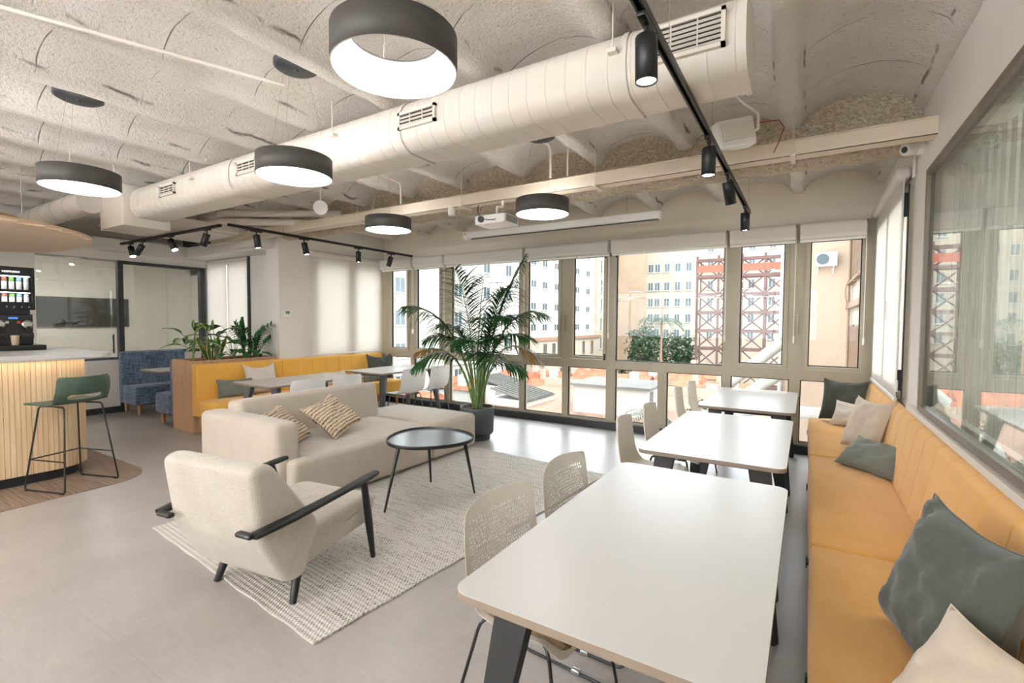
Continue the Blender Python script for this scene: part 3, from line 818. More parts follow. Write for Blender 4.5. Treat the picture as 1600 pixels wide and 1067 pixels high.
# ---- roller blinds, rolled up, above the windows
def roller(x0, x1, lab):
    t = thing('roller_blind', lab, 'blind', ((x0 + x1) / 2, 6.40, 2.55), 0, 'rolled up blinds above the windows')
    h = (x1 - x0) / 2 - 0.012
    pr = rrect(-0.055, 0.05, -0.085, 0.10, 0.045, 5)
    MB().prism(pr, -h, h, 'x').build('rolled_fabric', M['blind_solid'], t)
    MB().rbox(-h, h, -0.005, 0.015, -0.115, -0.087, 0.005).build('bottom_bar', M['white'], t)
    c = MB(); c.tube([(h + 0.006, -0.02, 0.05), (h + 0.006, -0.02, -1.2)], 0.0035, 5); c.tube([(h + 0.006, 0.005, 0.05), (h + 0.006, 0.005, -1.2)], 0.0035, 5)
    c.rbox(h - 0.002, h + 0.014, -0.03, 0.015, -1.26, -1.18, 0.006)
    c.build('pull_chain', M['white'], t)
    return t
roller(-6.82, -6.02, 'rolled up white blind at the left end of the window wall')
roller(-6.0, -5.30, 'rolled up white blind over the second casement from the left corner')
roller(-5.28, -3.72, 'rolled up white blind just above the palm leaves')
roller(-3.70, -2.36, 'rolled up white blind over the facade view right of the palm')
roller(-2.34, -0.86, 'rolled up white blind over the broad single pane')
roller(-0.84, -0.13, 'rolled up white blind over the window showing the steel tower')
roller(-0.11, 0.52, 'rolled up white blind over the rightmost casement by the corner')
# lowered blind on the right wall window
t = thing('roller_blind', 'lowered white blind covering the side window at the right corner', 'blind', (0.60, 5.62, 0.93))
MB().box(-0.002, 0.002, -0.86, 0.83, 0.0, 1.72).build('fabric', M['blind'], t)
MB().rbox(-0.05, 0.05, -0.87, 0.85, 1.70, 1.80, 0.04).build('rolled_fabric', M['blind_solid'], t)
MB().rbox(-0.012, 0.012, -0.86, 0.83, -0.02, 0.012, 0.006).build('bottom_bar', M['white'], t)
c = MB(); c.tube([(0.0, -0.885, 1.7), (0.0, -0.885, 0.14)], 0.0035, 5); c.rbox(-0.01, 0.01, -0.897, -0.873, 0.06, 0.15, 0.006)
c.build('pull_chain', M['white'], t)
# conduit on the right wall
tag(MB().tube([(WX - 0.018, 4.62, 2.98), (WX - 0.018, 4.62, 2.6)], 0.012, 8).build('conduit', M['white_metal']), 'thin vertical white conduit on the right wall above the side window', 'pipe')

# ---- left wall of the window bay, with a blind covered window
b = MB()
b.box(LX - 0.14, LX, 4.40, 5.0, 0, 3.4)
b.box(LX - 0.14, LX, 5.0, WY + 0.1, 0, 0.93)
b.box(LX - 0.14, LX, 5.0, WY + 0.1, 2.66, 3.4)
b.box(-7.22, LX - 0.14, 4.40, BY + 0.1, 0, 3.4)
struct(b.build('wall_left', M['wall']), 'cream pillar and wall beside the bay window')
wr = thing('window_4', 'bay side window behind a blind', 'window'); del wr['category']; struct(wr)
f = MB()
for y0, y1 in ((5.0, 5.08), (5.66, 5.86), (6.38, 6.5)): f.box(LX - 0.1, LX - 0.02, y0, y1, 0.93, 2.66)
f.box(LX - 0.1, LX - 0.02, 5.08, 6.38, 0.93, 1.0); f.box(LX - 0.1, LX - 0.02, 5.08, 6.38, 2.45, 2.66)
f.build('window_frame', M['white_metal'], wr)
MB().box(LX - 0.06, LX - 0.052, 5.08, 5.66, 1.0, 2.45).build('pane', M['glass'], wr)
MB().box(LX - 0.06, LX - 0.052, 5.86, 6.38, 1.0, 2.45).build('pane', M['glass'], wr)
t = thing('roller_blind', 'lowered translucent blind on the left bay window above the yellow bench', 'blind', (LX + 0.045, 5.69, 0.96))
MB().box(-0.002, 0.002, -0.76, 0.76, 0.0, 1.66).build('fabric', M['blind'], t)
MB().rbox(-0.035, 0.035, -0.77, 0.77, 1.60, 1.69, 0.03).build('rolled_fabric', M['blind_solid'], t)
MB().rbox(-0.01, 0.01, -0.76, 0.76, -0.02, 0.012, 0.006).build('bottom_bar', M['white'], t)
c = MB(); c.tube([(0.0, -0.785, 1.6), (0.0, -0.785, 0.55)], 0.003, 5); c.rbox(-0.008, 0.008, -0.795, -0.775, 0.48, 0.56, 0.005)
c.build('pull_chain', M['white'], t)
# thermostat on the pillar
t = thing('thermostat', 'small white thermostat with green display on the pillar', 'thermostat', (LX, 4.53, 1.62))
MB().rbox(0, 0.02, -0.06, 0.06, -0.06, 0.06, 0.006).build('housing', M['white'], t)
MB().box(0.0195, 0.0215, -0.035, 0.035, -0.005, 0.04).build('display', M['screen_green'], t)

# ---- niche back wall with blinds, booth side
b = MB()
b.box(-8.12, -7.22, BY, BY + 0.12, 0, 3.4)
b.box(PX - 0.02, -8.12, BY, BY + 0.12, 0, 0.9)
b.box(PX - 0.02, -8.12, BY, BY + 0.12, 2.56, 3.4)
b.box(PX - 0.02, -9.5, BY, BY + 0.12, 0.9, 2.56)
struct(b.build('wall_niche', M['wall']), 'cream wall behind the booths')
wr = thing('window_5', 'window behind the booths', 'window'); del wr['category']; struct(wr)
f = MB()
for a, c in ((-9.5, -9.44), (-8.84, -8.76), (-8.18, -8.12)): f.box(a, c, BY + 0.03, BY + 0.1, 0.9, 2.56)
f.box(-9.44, -8.18, BY + 0.03, BY + 0.1, 0.9, 0.96); f.box(-9.44, -8.18, BY + 0.03, BY + 0.1, 2.5, 2.56)
f.build('window_frame', M['white_metal'], wr)
MB().box(-9.44, -8.18, BY + 0.06, BY + 0.068, 0.96, 2.5).build('pane', M['glass'], wr)
for (a, c, lab) in ((-9.48, -8.82, 'lowered white blind behind the booths, left one beside the glass partition'), (-8.79, -8.15, 'lowered white blind behind the booths, right one beside the pillar')):
    t = thing('roller_blind', lab, 'blind', ((a + c) / 2, BY - 0.02, 0.95), 0, 'blinds behind the booths')
    h = (c - a) / 2
    MB().box(-h, h, -0.002, 0.002, 0, 1.62).build('fabric', M['blind'], t)
    MB().rbox(-h, h, -0.025, 0.025, 1.58, 1.64, 0.02).build('rolled_fabric', M['blind_solid'], t)
struct(MB().box(-8.14, -8.10, BY - 0.035, BY, 0.9, 2.6).build('trim_2', M['darkgrey']), 'dark window edge strip')

# ---- partition line x = PX
b = MB()
b.box(PX - 0.1, PX, NY, 2.33, 0, 3.4)
b.box(PX - 0.1, PX, 2.33, BY + 0.1, 2.47, 3.4)
struct(b.build('wall_partition', M['wall']), 'cream wall and bulkhead around the glass partition')
pt = thing('window_6', 'dark framed glass partition behind the booths', 'partition'); del pt['category']; struct(pt)
f = MB()
f.box(PX - 0.05, PX + 0.05, 3.30, 3.37, 0, 2.47); f.box(PX - 0.05, PX + 0.05, 4.54, 4.62, 0, 2.47)
f.box(PX - 0.04, PX + 0.04, 3.37, 4.54, 2.42, 2.47); f.box(PX - 0.04, PX + 0.04, 3.37, 4.54, 0.94, 0.99)
f.build('window_frame', M['darkgrey'], pt)
MB().box(PX - 0.004, PX + 0.004, 3.37, 4.54, 0.99, 2.42).build('pane', M['glass_part'], pt)
MB().box(PX - 0.03, PX + 0.03, 3.37, 4.54, 0.0, 0.94).build('lower_panel', M['wall'], pt)
dr = thing('door_1', 'sliding glass door with black pull handle', 'door'); del dr['category']; struct(dr)
MB().box(PX - 0.004, PX + 0.004, 2.34, 3.29, 0.90, 2.45).build('pane', M['glass_part'], dr)
f = MB(); f.box(PX - 0.02, PX + 0.02, 2.33, 3.30, 2.44, 2.47); f.box(PX - 0.02, PX + 0.02, 2.33, 3.30, 0.86, 0.90)
f.build('door_rail', M['chrome'], dr)
MB().box(PX - 0.018, PX + 0.018, 2.33, 3.30, 0.10, 0.86).build('door_panel', M['wall'], dr)
MB().box(PX - 0.02, PX + 0.02, 2.33, 3.30, 0.0, 0.10).build('kick_plate', M['darkgrey'], dr)
h = MB(); h.tube([(PX + 0.05, 3.22, 0.97), (PX + 0.05, 3.22, 1.27)], 0.012, 8); h.tube([(PX, 3.22, 1.02), (PX + 0.05, 3.22, 1.02)], 0.007, 6); h.tube([(PX, 3.22, 1.22), (PX + 0.05, 3.22, 1.22)], 0.007, 6)
h.build('door_handle', M['black'], dr)
# office behind the partition
b = MB()
b.box(PX - 3.6, PX - 3.5, 1.0, 7.0, 0, 3.4); b.box(PX - 3.5, PX - 0.1, 1.0, 1.1, 0, 3.4); b.box(PX - 3.5, PX - 2.3, 6.0, 6.1, 0, 3.4)
b.box(PX - 3.5, PX, 6.0, 6.1, 0, 0.7); b.box(PX - 3.5, PX, 6.0, 6.1, 2.6, 3.4)
b.box(PX - 0.1, PX, BY + 0.1, 6.1, 0, 3.4)
struct(b.build('wall_office', M['wall']), 'walls of the office behind the partition')
tag(MB().box(PX - 2.3, PX - 0.1, 5.94, 5.945, 0.7, 2.6).build('roller_blind', M['blind']), 'lowered white blind in the office seen through the glass partition', 'blind')
sc = thing('wall_screen', 'dark wall panel with a small screen in the office behind the sliding glass door', 'screen', (PX - 3.49, 3.0, 1.35))  # added dark band, stands in for a reflection in the partition glass
MB().box(0, 0.03, -1.3, 1.7, 0, 0.62).build('panel', M['lamp_grey'], sc)
MB().box(0.03, 0.06, -0.2, 0.9, 0.08, 0.54).build('display', M['darkgrey'], sc)

for (loc, sx, sy_, lab) in (((2.0, 2.4, 2.9), 1.2, 0.3, 'flat ceiling light in the room behind the right glass'), ((PX - 1.8, 3.0, 2.9), 0.25, 1.0, 'flat ceiling light in the office behind the partition')):  # added lamps that brighten the rooms behind the glass
    t = thing('panel_light', lab, 'ceiling lamp', loc)
    MB().rbox(-sx, sx, -sy_, sy_, 0, 0.05, 0.01, 2).build('housing', M['white'], t)
    MB().box(-sx + 0.02, sx - 0.02, -sy_ + 0.02, sy_ - 0.02, -0.004, -0.001).build('diffuser', M['panel_led'], t)
    c = MB(); c.tube([(0.1, 0, 0.05), (0.1, 0, 0.46)], 0.004, 5); c.build('cable', M['wire'], t)

for i, (x, y) in enumerate(((-7.5, -2.6), (-4.9, -2.6), (-2.3, -2.6), (-6.2, -4.0), (-3.4, -4.0), (-1.0, -3.9))):  # unseen uplights, added to bounce fill light off the ceiling
    t = thing('linear_pendant', ['slim white linear uplight pendant, one of the front row behind the viewer', 'slim white linear uplight pendant, one of the rear row behind the viewer'][i > 2], 'ceiling lamp', (x, y, 2.3), 0, 'linear uplights behind the viewer %d' % (i > 2))
    MB().rbox(-0.9, 0.9, -0.06, 0.06, 0, 0.05, 0.008, 2).build('housing', M['white'], t)
    MB().box(-0.88, 0.88, -0.05, 0.05, 0.051, 0.053).build('diffuser', M['uplight'], t)
    for xx in (-0.7, 0.7): MB().tube([(xx, 0.055, 0.05), (xx, 0.055, 0.80)], 0.002, 5).build('cable', M['wire'], t)

# ---- wall behind the camera and its neighbours
b = MB(); b.box(PX - 0.1, -8.3, NY - 0.12, NY, 0, 3.4); b.box(0.3, WX + 0.14, NY - 0.12, NY, 0, 3.4); b.box(-8.3, 0.3, NY - 0.12, NY, 0, 0.95); b.box(-8.3, 0.3, NY - 0.12, NY, 2.7, 3.4)
struct(b.build('wall_back', M['wall']), 'cream wall behind the camera')
wr = thing('window_7', 'window row behind the camera', 'window'); del wr['category']; struct(wr)  # unseen window row, added to let in more sky light
f = MB(); f.box(-8.3, 0.3, NY - 0.1, NY - 0.02, 0.95, 1.01); f.box(-8.3, 0.3, NY - 0.1, NY - 0.02, 2.64, 2.70)
for i in range(8): f.box(-8.3 + i * 1.22, -8.24 + i * 1.22, NY - 0.1, NY - 0.02, 1.01, 2.64)
f.build('window_frame', M['frame'], wr)
MB().box(-8.3, 0.3, NY - 0.064, NY - 0.056, 1.01, 2.64).build('pane', M['glass'], wr)

# ================================================================== CEILING SERVICES
# long cable tray
t = thing('cable_tray', 'long cream metal cable tray crossing under the vaulted ceiling', 'cable tray', (0, 3.97, 2.70))
b = MB(); b.box(-8.0, WX, 0, 0.004, 0, 0.11); b.box(-8.0, WX, 0.0, 0.12, 0, 0.004); b.box(-8.0, WX, 0.116, 0.12, 0, 0.11)
b.box(-8.0, WX, -0.008, 0.0, 0.103, 0.111)
b.build('tray', M['tray'], t)
for x in (-0.12, -1.60, -3.05, -4.6, -6.1):
    h = MB(); h.tube([(x, -0.02, -0.02), (x, -0.02, 0.40)], 0.004, 6); h.box(x - 0.015, x + 0.015, -0.045, 0.14, -0.018, 0.0)
    h.build('hanger', M['cream_metal'], t)
# smoke detector cup under the tray
t = thing('presence_sensor', 'small white cylindrical sensor under the cable tray', 'sensor', (-3.2, 3.98, 2.62))
MB().lathe([(0.0, 0), (0.035, 0), (0.038, 0.01), (0.038, 0.076), (0.0, 0.08)], 0, 0, 20).build('housing', M['white'], t)

# spiral duct
def duct_prof(y0, y1, z0, z1):
    pts = []
    for (cyy, czz, r, a0, a1) in ((y1 - 0.04, z0 + 0.04, 0.04, -90, 0), (y1 - 0.12, z1 - 0.12, 0.12, 0, 90), (y0 + 0.15, z1 - 0.15, 0.15, 90, 180), (y0 + 0.12, z0 + 0.12, 0.12, 180, 270)):
        for i in range(9):
            a = math.radians(a0 + (a1 - a0) * i / 8)
            pts.append((cyy + r * math.cos(a), czz + r * math.sin(a)))
    return pts
DY0, DY1, DZ0, DZ1 = 2.36, 2.72, 2.655, 3.0
dt = thing('ventilation_duct', 'long cream ribbed ventilation duct hanging under the vaults', 'duct', (0, 0, 0))
pf = duct_prof(DY0, DY1, DZ0, DZ1)
cyc, czc = (DY0 + DY1) / 2, (DZ0 + DZ1) / 2
b = MB(); xs = []
x = -6.45
while x < -0.30:
    xs += [(x - 0.003, 1.0), (x, 1.0), (x + 0.002, 1.012), (x + 0.006, 1.012), (x + 0.008, 1.0), (x + 0.011, 1.0)]
    x += 0.118
xs.append((-0.288, 1.0))
vs = []
for (x, s) in xs:
    for (y, z) in pf: vs.append((x, cyc + (y - cyc) * s, czc + (z - czc) * s))
W = len(pf)
fs = [(i * W + j, i * W + (j + 1) % W, (i + 1) * W + (j + 1) % W, (i + 1) * W + j) for i in range(len(xs) - 1) for j in range(W)]
b.add(vs, fs, 0, True)
b.add([(-6.45, y, z) for y, z in pf], [tuple(range(W))]); b.add([(-0.288, y, z) for y, z in pf], [tuple(reversed(range(W)))])
b.build('duct_body', M['cream_metal'], dt)
for xx in (-0.83, -2.36, -4.45):
    s = MB(); vs = []
    for x in (xx, xx + 0.03):
        for (y, z) in pf: vs.append((x, cyc + (y - cyc) * 1.035, czc + (z - czc) * 1.035))
    s.add(vs, [(j, (j + 1) % W, W + (j + 1) % W, W + j) for j in range(W)], 0, True)
    s.build('seam_band', M['cream_metal'], dt)
MB().prism([(cyc + (y - cyc) * 1.04, czc + (z - czc) * 1.04) for y, z in pf], -0.288, -0.262, 'x').build('end_plate', M['cream_metal'], dt)
def grille(x0, x1, z0, z1, y=DY0 - 0.016):
    b = MB()
    b.box(x0, x1, y - 0.004, y + 0.022, z0, z0 + 0.018); b.box(x0, x1, y - 0.004, y + 0.022, z1 - 0.018, z1)
    b.box(x0, x0 + 0.018, y - 0.004, y + 0.022, z0, z1); b.box(x1 - 0.018, x1, y - 0.004, y + 0.022, z0, z1)
    n = int((z1 - z0 - 0.03) / 0.021)
    for i in range(n):
        zz = z0 + 0.026 + i * (z1 - z0 - 0.04) / n
        Mx = Matrix.Translation(((x0 + x1) / 2, y + 0.001, zz)) @ Matrix.Rotation(math.radians(-35), 4, 'X')
        b.box(-(x1 - x0) / 2 + 0.015, (x1 - x0) / 2 - 0.015, -0.006, 0.006, -0.0015, 0.0015, 0, Mx)
    for k in range(1, 3):
        xx = x0 + (x1 - x0) * k / 3
        b.box(xx - 0.003, xx + 0.003, y - 0.002, y + 0.004, z0 + 0.015, z1 - 0.015)
    b.box(x0 + 0.01, x1 - 0.01, y + 0.008, y + 0.010, z0 + 0.01, z1 - 0.01, 1)
    return b.build('air_grille', [M['cream_metal'], M['cream_metal_dark']], dt)
grille(-0.70, -0.345, 2.745, 2.915)
grille(-2.34, -2.02, 2.77, 2.88)
grille(-4.28, -3.98, 2.77, 2.88)
grille(-5.72, -5.40, 2.77, 2.88)
for x in (-0.86, -2.98, -5.05):
    h = MB(); h.tube([(x, DY0 - 0.03, 2.86), (x, DY0 - 0.03, 3.1)], 0.004, 6); h.box(x - 0.025, x + 0.02, DY0 - 0.04, DY0 + 0.01, 2.85, 2.872)
    h.build('hanger', M['cream_metal'], dt)
# plenum box at the left end of the duct
pb = thing('plenum_box', 'square cream plenum box at the left end of the ventilation duct', 'duct', (-6.78, 2.52, 2.56))
MB().rbox(-0.26, 0.322, -0.22, 0.24, 0.0, 0.45, 0.006, 1).build('casing', M['cream_metal'], pb)
MB().box(-0.27, -0.26, -0.23, 0.25, -0.01, 0.46).build('flange', M['cream_metal'], pb)
# second duct running towards the far left
b = MB()
dl = thing('ventilation_duct', 'smaller cream duct behind the square plenum box at the far left', 'duct', (0, 0, 0))
b.tube([(-9.5, 2.2, 2.86), (-7.05, 2.2, 2.86)], 0.13, 20)
b.build('duct_body', M['cream_metal'], dl)
for x in (-9.1, -8.7, -8.3, -7.9, -7.5):
    MB().tube([(x, 2.2, 2.86), (x + 0.012, 2.2, 2.86)], 0.136, 20).build('seam_band', M['cream_metal'], dl)
# fabric like cassette under the plenum
cs = thing('air_cassette', 'large flat white air conditioning cassette below the duct end', 'air conditioner', (-7.55, 2.98, 2.70))
pr = [(-0.75, 0.10), (-0.55, 0.02), (-0.1, -0.02), (0.5, 0.0), (0.85, 0.05), (0.9, 0.08), (0.4, 0.10), (-0.4, 0.12)]
MB().prism(pr, -0.32, 0.34, 'y').build('casing', M['white_metal'], cs)
cs2 = thing('air_cassette', 'flat white ceiling unit behind the two black spotlight tracks', 'air conditioner', (-7.75, 3.72, 2.76))
MB().rbox(-0.7, 0.7, -0.32, 0.30, 0, 0.20, 0.02).build('casing', M['white_metal'], cs2)
MB().rbox(-0.6, 0.6, -0.25, 0.23, -0.012, 0.0, 0.004).build('front_panel', M['cream_metal'], cs2)
# insulated pipes
for (pts, r, lab) in (([(-7.2, 3.42, 2.93), (-6.7, 3.44, 2.93), (-6.4, 3.62, 2.93), (-5.3, 4.28, 2.93)], 0.045, 'upper thick white insulated pipe near the pillar top'),
                      ([(-7.3, 3.34, 2.82), (-6.75, 3.36, 2.82), (-6.55, 3.5, 2.82), (-5.6, 4.2, 2.82)], 0.045, 'lower thick white insulated pipe near the pillar top')):
    tag(MB().tube(fillet(pts, 0.25, 5), r, 12).build('insulated_pipe', M['white_metal']), lab, 'pipe')
# bulkhead boxes over the booths
bk = thing('bulkhead', 'cream stepped bulkhead box above the booths and partition', 'bulkhead', (0, 0, 0))
MB().box(PX, PX + 0.28, 1.2, BY, 2.60, 2.78).build('long_box', M['wall'], bk)
MB().box(PX + 0.28, -7.22, BY - 0.42, BY, 2.60, 2.78).build('cross_box', M['wall'], bk)
MB().box(-7.6, -7.0, 4.06, 4.40, 2.62, 2.92).build('corner_box', M['wall'], bk)
for (a, c, y0, lab) in ((-9.25, -8.55, 4.18, 'dark slatted air louvre above the booth, left one'), (-8.45, -7.7, 4.18, 'dark slatted air louvre above the booth, right one')):
    b = MB()
    for i in range(6):
        b.box(a, c, y0 - 0.02, y0 + 0.02, 2.80 + i * 0.026, 2.81 + i * 0.026)
    b.box(a - 0.02, c + 0.02, y0 + 0.03, y0 + 0.04, 2.78, 2.97, 1)
    b.box(a - 0.03, a, y0 - 0.03, y0 + 0.03, 2.78, 2.97); b.box(c, c + 0.03, y0 - 0.03, y0 + 0.03, 2.78, 2.97)
    tag(b.build('air_louvre', [M['lamp_grey'], M['cream_metal_dark']]), lab, 'vent')

# conduits on the ceiling
tag(MB().tube([(-4.1, -1.2, 3.0), (-2.86, 1.88, 3.0)], 0.011, 8).build('conduit', M['white_metal']), 'thin white conduit running diagonally to a lamp canopy', 'pipe')
tag(MB().tube(fillet([(-2.05, 3.72, 3.12), (-2.02, 3.93, 3.1), (-2.02, 3.93, 2.82)], 0.05), 0.012, 8).build('conduit', M['white_metal']), 'white conduit dropping from the ceiling to the tray beside the dark canopy', 'pipe')
tag(MB().tube([(-1.86, 3.95, 3.12), (-1.86, 3.95, 2.82)], 0.008, 8).build('conduit', M['white_metal']), 'thin straight white rod dropping to the tray, right of the canopy', 'pipe')
tag(MB().tube(fillet([(-3.98, 3.3, 3.1), (-3.9, 3.95, 3.05), (-3.9, 3.95, 2.82)], 0.05), 0.010, 8).build('conduit', M['white_metal']), 'white conduit dropping to the tray at the third rib from the palm', 'pipe')

# ---- ring pendants
def make_ring():
    t = thing('ring_pendant', 'x', 'ceiling lamp')
    R, r, H = 0.232, 0.165, 0.125
    b = MB(); b.lathe([(R - 0.004, 0), (R, 0), (R, H), (r - 0.003, H), (r - 0.003, H - 0.006)], 0, 0, 64)
    b.build('lamp_shade', M['lamp_grey'], t)
    b = MB(); b.lathe([(R - 0.005, 0.003), (R - 0.035, 0.022), (r + 0.01, H - 0.03), (r, H - 0.008)], 0, 0, 64)
    b.build('diffuser', M['ring'], t)
    b = MB(); b.lathe([(R - 0.012, H + 0.0015), (r + 0.008, H + 0.0015)], 0, 0, 64)  # upward glow, added to brighten the vaults over the rings
    b.build('top_diffuser', M['ring_top'], t)
    b = MB(); b.lathe([(R, 0.0), (R - 0.006, -0.001), (R - 0.007, 0.004)], 0, 0, 64)
    b.build('rim', M['white'], t)
    return t
def finish_ring(t, z, cz, off=(0, 0)):
    for k in range(3):
        a = 2 * PI * k / 3 + 0.5
        MB().tube([(0.2 * math.cos(a), 0.2 * math.sin(a), 0.125), (off[0] + 0.06 * math.cos(a), off[1] + 0.06 * math.sin(a), cz - z)], 0.0013, 4).build('cable', M['wire'], t)
def canopy(x, y, z, lab, r=0.13, tilt=(0, 0)):
    b = MB(); b.lathe([(0, -0.022), (r * 0.85, -0.02), (r, -0.008), (r, 0.02)], 0, 0, 36); b.lathe([(0, -0.03), (0.014, -0.03), (0.014, -0.02)], 0, 0, 10)
    o = b.build('ceiling_canopy', M['darkgrey'], None, (x, y, z))
    o.rotation_euler = (tilt[0], tilt[1], 0)
    return tag(o, lab, 'ceiling canopy', 'lamp canopies')
rings = [((-1.345, 1.335), 'large looking grey ring pendant nearest the viewer, top centre'),
         ((-2.89, 1.965), 'grey ring pendant hanging in front of the ribbed duct'),
         ((-4.49, 1.35), 'grey ring pendant at the far left, above the bar'),
         ((-3.72, 3.59), 'grey ring pendant beneath the tray, left of the projector'),
         ((-2.0, 3.74), 'grey ring pendant beneath the tray, right of the projector')]
RINGZ = 2.45
r0 = make_ring(); r0['group'] = 'ring pendants'
roots = []
for i, ((x, y), lab) in enumerate(rings):
    if i == 0:
        r0.location = (x, y, RINGZ); r0['label'] = lab; rr = r0
    else:
        rr = dup(r0, (x, y, RINGZ), 0.3 * i, lab)
    roots.append(rr)
BR = [((-4.4, -1.2), 'grey ring pendant behind the viewer on the left'), ((-1.4, -1.2), 'grey ring pendant behind the viewer on the right')]  # unseen pendants, added to light the room from behind the camera
for (x, y), lab in BR:
    roots.append(dup(r0, (x, y, RINGZ), 0.2, lab))
for rr in roots: finish_ring(rr, RINGZ, zc(rr.location.x) + 0.012)
canopy(-2.80, 1.92, 3.115, 'dark round canopy on the vault above the duct side ring lamp')
canopy(-4.42, 1.33, 3.075, 'dark round canopy half hidden by a rib at the upper left', 0.14)
canopy(-2.02, 3.72, 3.12, 'dark round canopy between duct and tray')

# ---- spotlight tracks
def make_spot():
    t = thing('track_spotlight', 'x', 'spotlight')
    b = MB(); b.rbox(-0.016, 0.016, -0.075, 0.075, -0.018, 0.0, 0.003, 1); b.build('adapter', M['black'], t)
    b = MB(); b.cyl((0, 0, -0.018), (0, 0, -0.05), 0.009, None, 10); b.build('joint', M['black'], t)
    return t
def add_head(t, d, up_=0.05):
    d = Vector(d).normalized()
    q_ = Vector((0, 0, -1)).rotation_difference(d).to_matrix().to_4x4()
    Mx = Matrix.Translation((0, 0, -0.055)) @ q_
    b = MB()
    n = 24; R = 0.0405; prof = [(0.0, 0.0), (R * 0.94, 0.0), (R, -0.004), (R, -0.165), (R - 0.004, -0.165), (R - 0.006, -0.150)]
    vs = [Mx @ Vector((r * math.cos(2 * PI * j / n), r * math.sin(2 * PI * j / n), z)) for r, z in prof for j in range(n)]
    b.add(vs, [(i * n + j, i * n + (j + 1) % n, (i + 1) * n + (j + 1) % n, (i + 1) * n + j) for i in range(len(prof) - 1) for j in range(n)], 0, True)
    b.build('lamp_head', M['black'], t)
    c = MB(); vs = [Mx @ Vector(((R - 0.005) * math.cos(2 * PI * j / n), (R - 0.005) * math.sin(2 * PI * j / n), -0.158)) for j in range(n)]
    c.add(vs, [tuple(reversed(range(n)))])
    c.build('lens', M['spot'], t)
def spot(loc, rotz, d, lab, grp):
    t = make_spot(); t.location = loc; t.rotation_euler = (0, 0, rotz)
    c, s = math.cos(-rotz), math.sin(-rotz)
    add_head(t, (d[0] * c - d[1] * s, d[0] * s + d[1] * c, d[2]))
    t['label'] = lab; t['group'] = grp
def track(a, b_, lab):
    a, b_ = Vector(a), Vector(b_)
    m = (a + b_) / 2; L_ = (b_ - a).length / 2; ang = math.atan2(b_.y - a.y, b_.x - a.x)
    t = thing('light_track', lab, 'spotlight track', m, ang)
    q_ = MB(); q_.box(-L_, L_, -0.017, 0.017, 0.028, 0.032); q_.box(-L_, L_, -0.017, -0.009, 0, 0.028); q_.box(-L_, L_, 0.009, 0.017, 0, 0.028)
    q_.build('rail', M['black'], t)
    n = int(2 * L_ / 1.2) + 1
    for i in range(n + 1):
        x = -L_ + 0.08 + (2 * L_ - 0.16) * i / n
        MB().tube([(x, 0, 0.032), (x, 0, 3.06 - m.z)], 0.0016, 5).build('suspension', M['wire'], t)
TZ = 2.62
track((-0.535, -1.2, TZ), (-0.535, 5.45, TZ), 'black spotlight track over the window side tables')
g1 = 'spotlights on the right track'
spot((-0.535, 1.80, TZ), 0, (0.02, 0.0, -1), 'black spotlight nearest the viewer on the right track', g1)
spot((-0.535, 3.12, TZ), 0, (0.0, -0.02, -1), 'black spotlight, second from the viewer on the right track, lens shining', g1)
spot((-0.535, 3.92, TZ), 0, (0.12, 0.35, -1), 'tilted black spotlight, third along the right track', g1)
spot((-0.535, 5.10, TZ), 0, (0.0, 0.05, -1), 'black spotlight at the far end of the right track', g1)
TL = 2.65
track((-8.98, 3.16, TL), (-6.13, 3.16, TL), 'black spotlight track over the booths, running across the room')
track((-6.0, 3.18, TL), (-6.0, 6.35, TL), 'black spotlight track along the yellow bench')
g2 = 'spotlights on the booth track'; g3 = 'spotlights on the track along the yellow bench'
spot((-8.65, 3.16, TL), PI / 2, (0.5, 0.0, -1), 'leftmost spotlight on the booth track, tilted to the right', g2)
spot((-8.25, 3.16, TL), PI / 2, (-0.45, -0.4, -1), 'second spotlight from the left on the booth track, lens visible', g2)
spot((-7.40, 3.16, TL), PI / 2, (0.6, 0.1, -1), 'third spotlight on the booth track, tilted to the right', g2)
spot((-6.45, 3.16, TL), PI / 2, (-0.25, -0.2, -1), 'rightmost spotlight on the booth track, tilted to the left', g2)
spot((-6.0, 3.53, TL), 0, (0.1, 0.1, -1), 'spotlight nearest the track corner on the bench track', g3)
spot((-6.0, 4.21, TL), 0, (0.15, 0.15, -1), 'second spotlight along the bench track, in front of the pillar', g3)
spot((-6.0, 5.16, TL), 0, (0, 0, -1), 'straight hanging spotlight in front of the bay blind', g3)
spot((-6.0, 5.85, TL), 0, (-0.2, -0.2, -1), 'last spotlight on the bench track near the window corner', g3)

# ---- projector, screen housing, cameras, speakers
t = thing('projector', 'white ceiling projector with black cables below the tray', 'projector', (-2.58, 3.90, 2.44))
MB().rbox(-0.17, 0.17, -0.13, 0.13, 0, 0.085, 0.012).build('housing', M['white'], t)
g = MB()
for i in range(7): g.box(0.1705, 0.1725, -0.10, 0.10, 0.015 + i * 0.009, 0.019 + i * 0.009)
g.build('vent', M['lamp_grey'], t)
MB().cyl((-0.09, -0.13, 0.045), (-0.09, -0.15, 0.045), 0.03).build('lens', M['darkgrey'], t)
MB().tube([(0, 0, 0.085), (0, 0, 0.18), (0.0, 0.10, 0.20), (0.0, 0.10, 0.262)], 0.012, 8).build('mount', M['white'], t)
MB().tube(bez((-0.22, 0.0, 0.22), (-0.16, -0.14, 0.02), (0.08, -0.14, 0.03), 12), 0.004, 6).build('cable', M['black'], t)
t = thing('projection_screen', 'long white motorised screen housing hanging before the window wall', 'projection screen', (-2.63, 5.2, 2.66))
MB().prism(rrect(-0.045, 0.045, -0.04, 0.045, 0.02, 4), -1.24, 1.27, 'x').build('housing', M['white'], t)
MB().rbox(-1.33, -1.24, -0.05, 0.05, -0.05, 0.05, 0.015).build('end_cap', M['white'], t)
